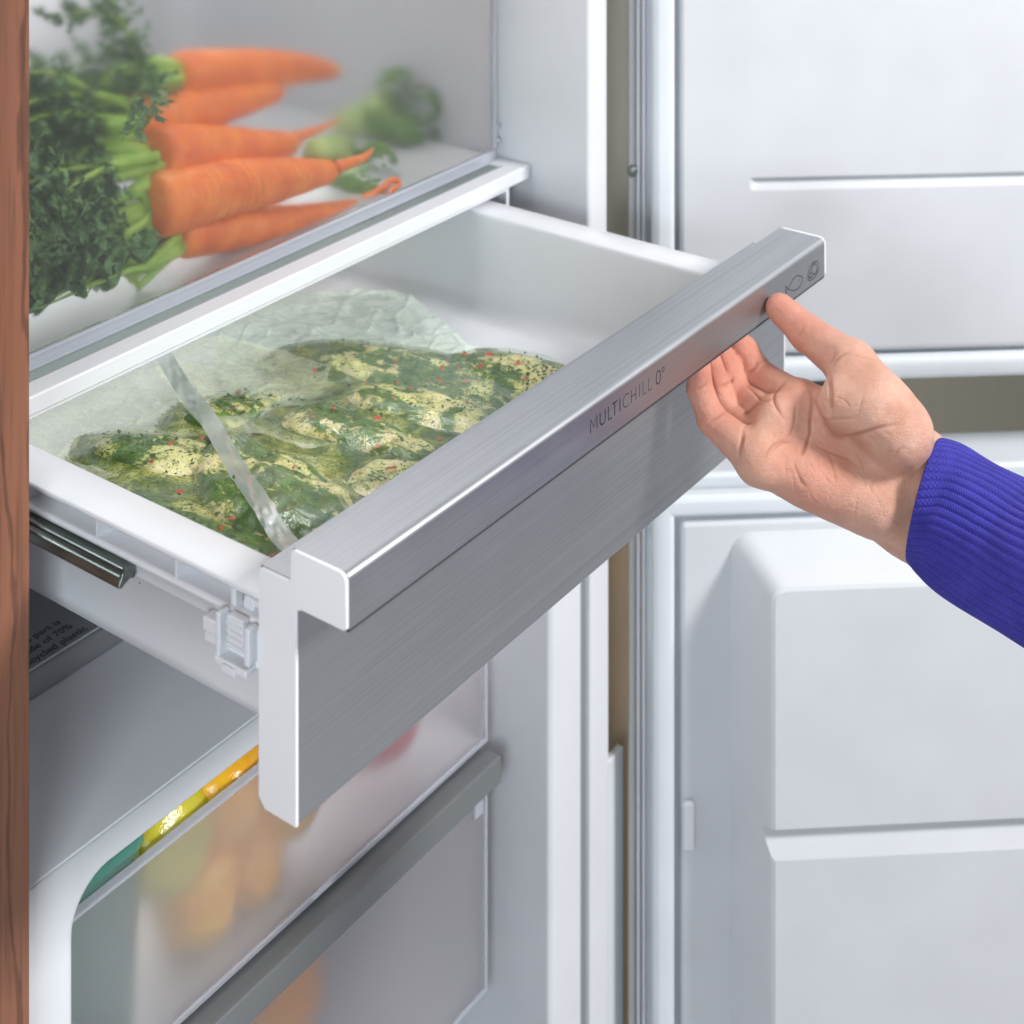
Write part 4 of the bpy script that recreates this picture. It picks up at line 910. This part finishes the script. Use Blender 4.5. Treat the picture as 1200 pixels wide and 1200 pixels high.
for pts, wd, dp in CREASES:
    q = np.array(smoothpath(pts, 6)); dist = np.full(len(HV), 1e9); tt = np.zeros(len(HV))
    bb = (PXY[:, 0] > q[:, 0].min()-14) & (PXY[:, 0] < q[:, 0].max()+14) & (PXY[:, 1] > q[:, 1].min()-14) & (PXY[:, 1] < q[:, 1].max()+14); I2 = np.where(bb)[0]
    for i in range(len(q)-1):
        a, b_ = q[i], q[i+1]; ab = b_-a; t = np.clip(((PXY[I2]-a)@ab)/(ab@ab), 0, 1); dd = np.linalg.norm(PXY[I2]-a-t[:, None]*ab, axis=1); s = (i+t)/(len(q)-1)
        up = dd < dist[I2]; dist[I2[up]] = dd[up]; tt[I2[up]] = s[up]
    tap = np.clip(np.minimum(tt, 1-tt)*3.2+.10, 0, 1)
    carve += facing*tap*dp*(np.exp(-(dist/wd)**2) - .12*np.exp(-(dist/(wd*3))**2)); cl_ = np.maximum(cl_, facing*tap*min(1, dp/.0011)*np.exp(-(dist/(wd*.8))**2))
fine = .00022*fbm(HV[:, 0]*260, HV[:, 1]*260, HV[:, 2]*260, 3) + .0006*vn(HV[:, 0]*70, HV[:, 1]*70, HV[:, 2]*70)
HV2 = HV - HN*(carve - fine*.6)[:, None]
me2.vertices.foreach_set('co', HV2.reshape(-1)); me2.update()
# skin colour of its own: redder fingers and thumb, paler wrist
red = np.zeros(len(HV))
for c_, r_ in (('t_t', .030), ('t_i', .022), ('i_t', .026), ('i_p', .022), ('m_t', .024), ('m_p', .020), ('r_t', .022), ('l_t', .020), ('l_p', .018), ('hy2', .020), ('i_m', .016)):
    red = np.maximum(red, np.exp(-(np.linalg.norm(HV-J[c_], axis=1)/r_)**2))
at_ = me2.attributes.new('red', 'FLOAT', 'POINT'); at_.data.foreach_set('value', red.astype(np.float32))
at_ = me2.attributes.new('line', 'FLOAT', 'POINT'); at_.data.foreach_set('value', cl_.astype(np.float32))
def skin():
    t = NT('skin'); c = t.co(kind='Object'); n = t.noise(c, 55, 4, .6); n2 = t.noise(c, 260, 4, .6)
    v = t.n('ShaderNodeTexVoronoi', i_Vector=c, i_Scale=1500.0, feature='DISTANCE_TO_EDGE')
    ra = t.n('ShaderNodeAttribute', attribute_name='red'); la = t.n('ShaderNodeAttribute', attribute_name='line')
    base = t.ramp(n, [(.3, (.58, .315, .215)), (.5, (.68, .39, .285)), (.68, (.74, .46, .345))])
    f = t.math('ADD', t.math('MULTIPLY', ra.outputs['Fac'], .72), t.math('MULTIPLY', t.noise(c, 130, 4, .6).outputs[0], .38))
    col = t.mix(f, base, (.65, .25, .175))
    col = t.mix(t.math('MULTIPLY', la.outputs['Fac'], .55), col, (.42, .13, .075))
    b = t.bsdf(Base_Color=col, Roughness=.42, Normal=t.bump(t.math('ADD', t.math('ADD', n2.outputs[0], t.math('MULTIPLY', v.outputs['Distance'], 1.5)), t.noise(t.co((1, .25, 1), rot=(.3, .2, .6)), 900, 3).outputs[0]), .55, .0010))
    b.inputs['Subsurface Weight'].default_value = .22; b.inputs['Subsurface Radius'].default_value = (.0045, .0018, .0010); b.inputs['Subsurface Scale'].default_value = 1.0
    return t.surf(b)
M['skin'] = skin()
link('hand', me2, M['skin'], pe, smooth=True); me2.name = 'hand'

# sleeve: ribbed knit tube, its ribs real relief
def knit():
    t = NT('blue_rib_knit'); uv = t.n('ShaderNodeUVMap'); sep = t.n('ShaderNodeSeparateXYZ', i_Vector=uv)
    U, V_ = sep.outputs[0], sep.outputs[1]
    # chevron stitches: v shifted by |u| inside every rib half
    uu = t.math('ABSOLUTE', t.math('SUBTRACT', t.math('FRACT', t.math('MULTIPLY', U, 2.0)), .5))
    ph = t.math('ADD', V_, t.math('MULTIPLY', uu, 1.3)); st = t.math('SINE', t.math('MULTIPLY', ph, 6.2832))
    c = t.co(); n = t.noise(c, 1300, 3); n2 = t.noise(c, 90, 3)
    h = t.math('ADD', t.math('MULTIPLY', st, .5), n.outputs[0])
    col = t.ramp(n2, [(.3, (.034, .030, .30)), (.7, (.050, .043, .39))]); col = t.mix(t.math('MULTIPLY', t.math('SUBTRACT', 0.0, st), .18), col, (.03, .028, .24))
    b = t.bsdf(Base_Color=col, Roughness=.85, Normal=t.bump(h, .6, .0007)); b.inputs['Sheen Weight'].default_value = .12; b.inputs['Sheen Roughness'].default_value = .4; b.inputs['Sheen Tint'].default_value = (.4, .4, 1, 1)
    return t.surf(b)
M['knit'] = knit()
cen = smoothpath([at(1083, 584, .886), at(1108, 601, .880), at(1150, 628, .868), at(1200, 657, .852), at(1290, 700, .820), at(1400, 745, .780), at(1560, 800, .720)], 26)
hwp = np.interp(np.arange(len(cen)), np.arange(0, len(cen), 26)[:7], [.0330, .0338, .0343, .0352, .0372, .041, .046])
e0 = at(1100, 515, .886)-at(1067.5, 652, .886); e0 /= np.linalg.norm(e0); NRIB = 46; KA = NRIB*10; rings = []; uvs = []; run = 0
seq = [(0, -.0016), (0, -.0008), (0, 0)] + [(i, 0) for i in range(1, len(cen))]
inner = [(3, -.0022), (0, -.0022)]
for q, (i, off) in enumerate([(6, -.0026), (0, -.0024)] + [(0, -.0012), (0, -.0002)] + [(i, 0) for i in range(1, len(cen))]):
    c = cen[i]; d = cen[min(i+1, len(cen)-1)]-cen[max(i-1, 0)]; d /= np.linalg.norm(d)
    tc = CAM-c; tc /= np.linalg.norm(tc)
    up = np.cross(tc, d); up = up/np.linalg.norm(up); up = up*(1 if up@e0 > 0 else -1); wgt = math.exp(-i/22); up = up*(1-wgt)+e0*wgt; up /= np.linalg.norm(up)
    fo = np.cross(up, d); fo /= np.linalg.norm(fo); fo = fo*(1 if fo@tc > 0 else -1)
    if q > 3: run += np.linalg.norm(cen[i]-cen[i-1])
    ring_ = []
    for k in range(KA):
        a = 2*math.pi*k/KA; rb = abs(math.cos(math.pi*k/10))**.65; amp = .0012 if off == 0 else .0007
        rr = off + (rb-.6)*amp + .0012*math.sin(a*2+i*.03) + .0006*float(math.sin(i*.11+a*3))
        shift = (.0000022*1e2*max(0, 0))
        ring_.append(c + up*(hwp[i]+rr)*math.cos(a) + fo*(hwp[i]*.80+rr)*math.sin(a))
    rings.append(ring_); uvs.append(run)
KA_ = KA; so = loft('sweater_sleeve', rings, M['knit'], pe, cap0=False, cap1=False)
uvl = so.data.uv_layers.new(name='UVMap'); co_ = np.empty(len(so.data.loops), int); so.data.loops.foreach_get('vertex_index', co_)
rgi = co_ // KA; ka = co_ % KA
uu = ka/10.0; vv = np.array(uvs)[rgi]/.0016
# close the seam: loops of the last column wrap to the full turn
pl0 = np.repeat(np.arange(len(so.data.polygons)), 4) if len(co_) == 4*len(so.data.polygons) else None
if pl0 is not None:
    mx = ka.reshape(-1, 4).max(1); wr = np.repeat(mx == KA-1, 4) & (ka == 0); uu = np.where(wr, KA/10.0, uu)
uvl.data.foreach_set('uv', np.stack([uu, vv], 1).astype(np.float32).reshape(-1))
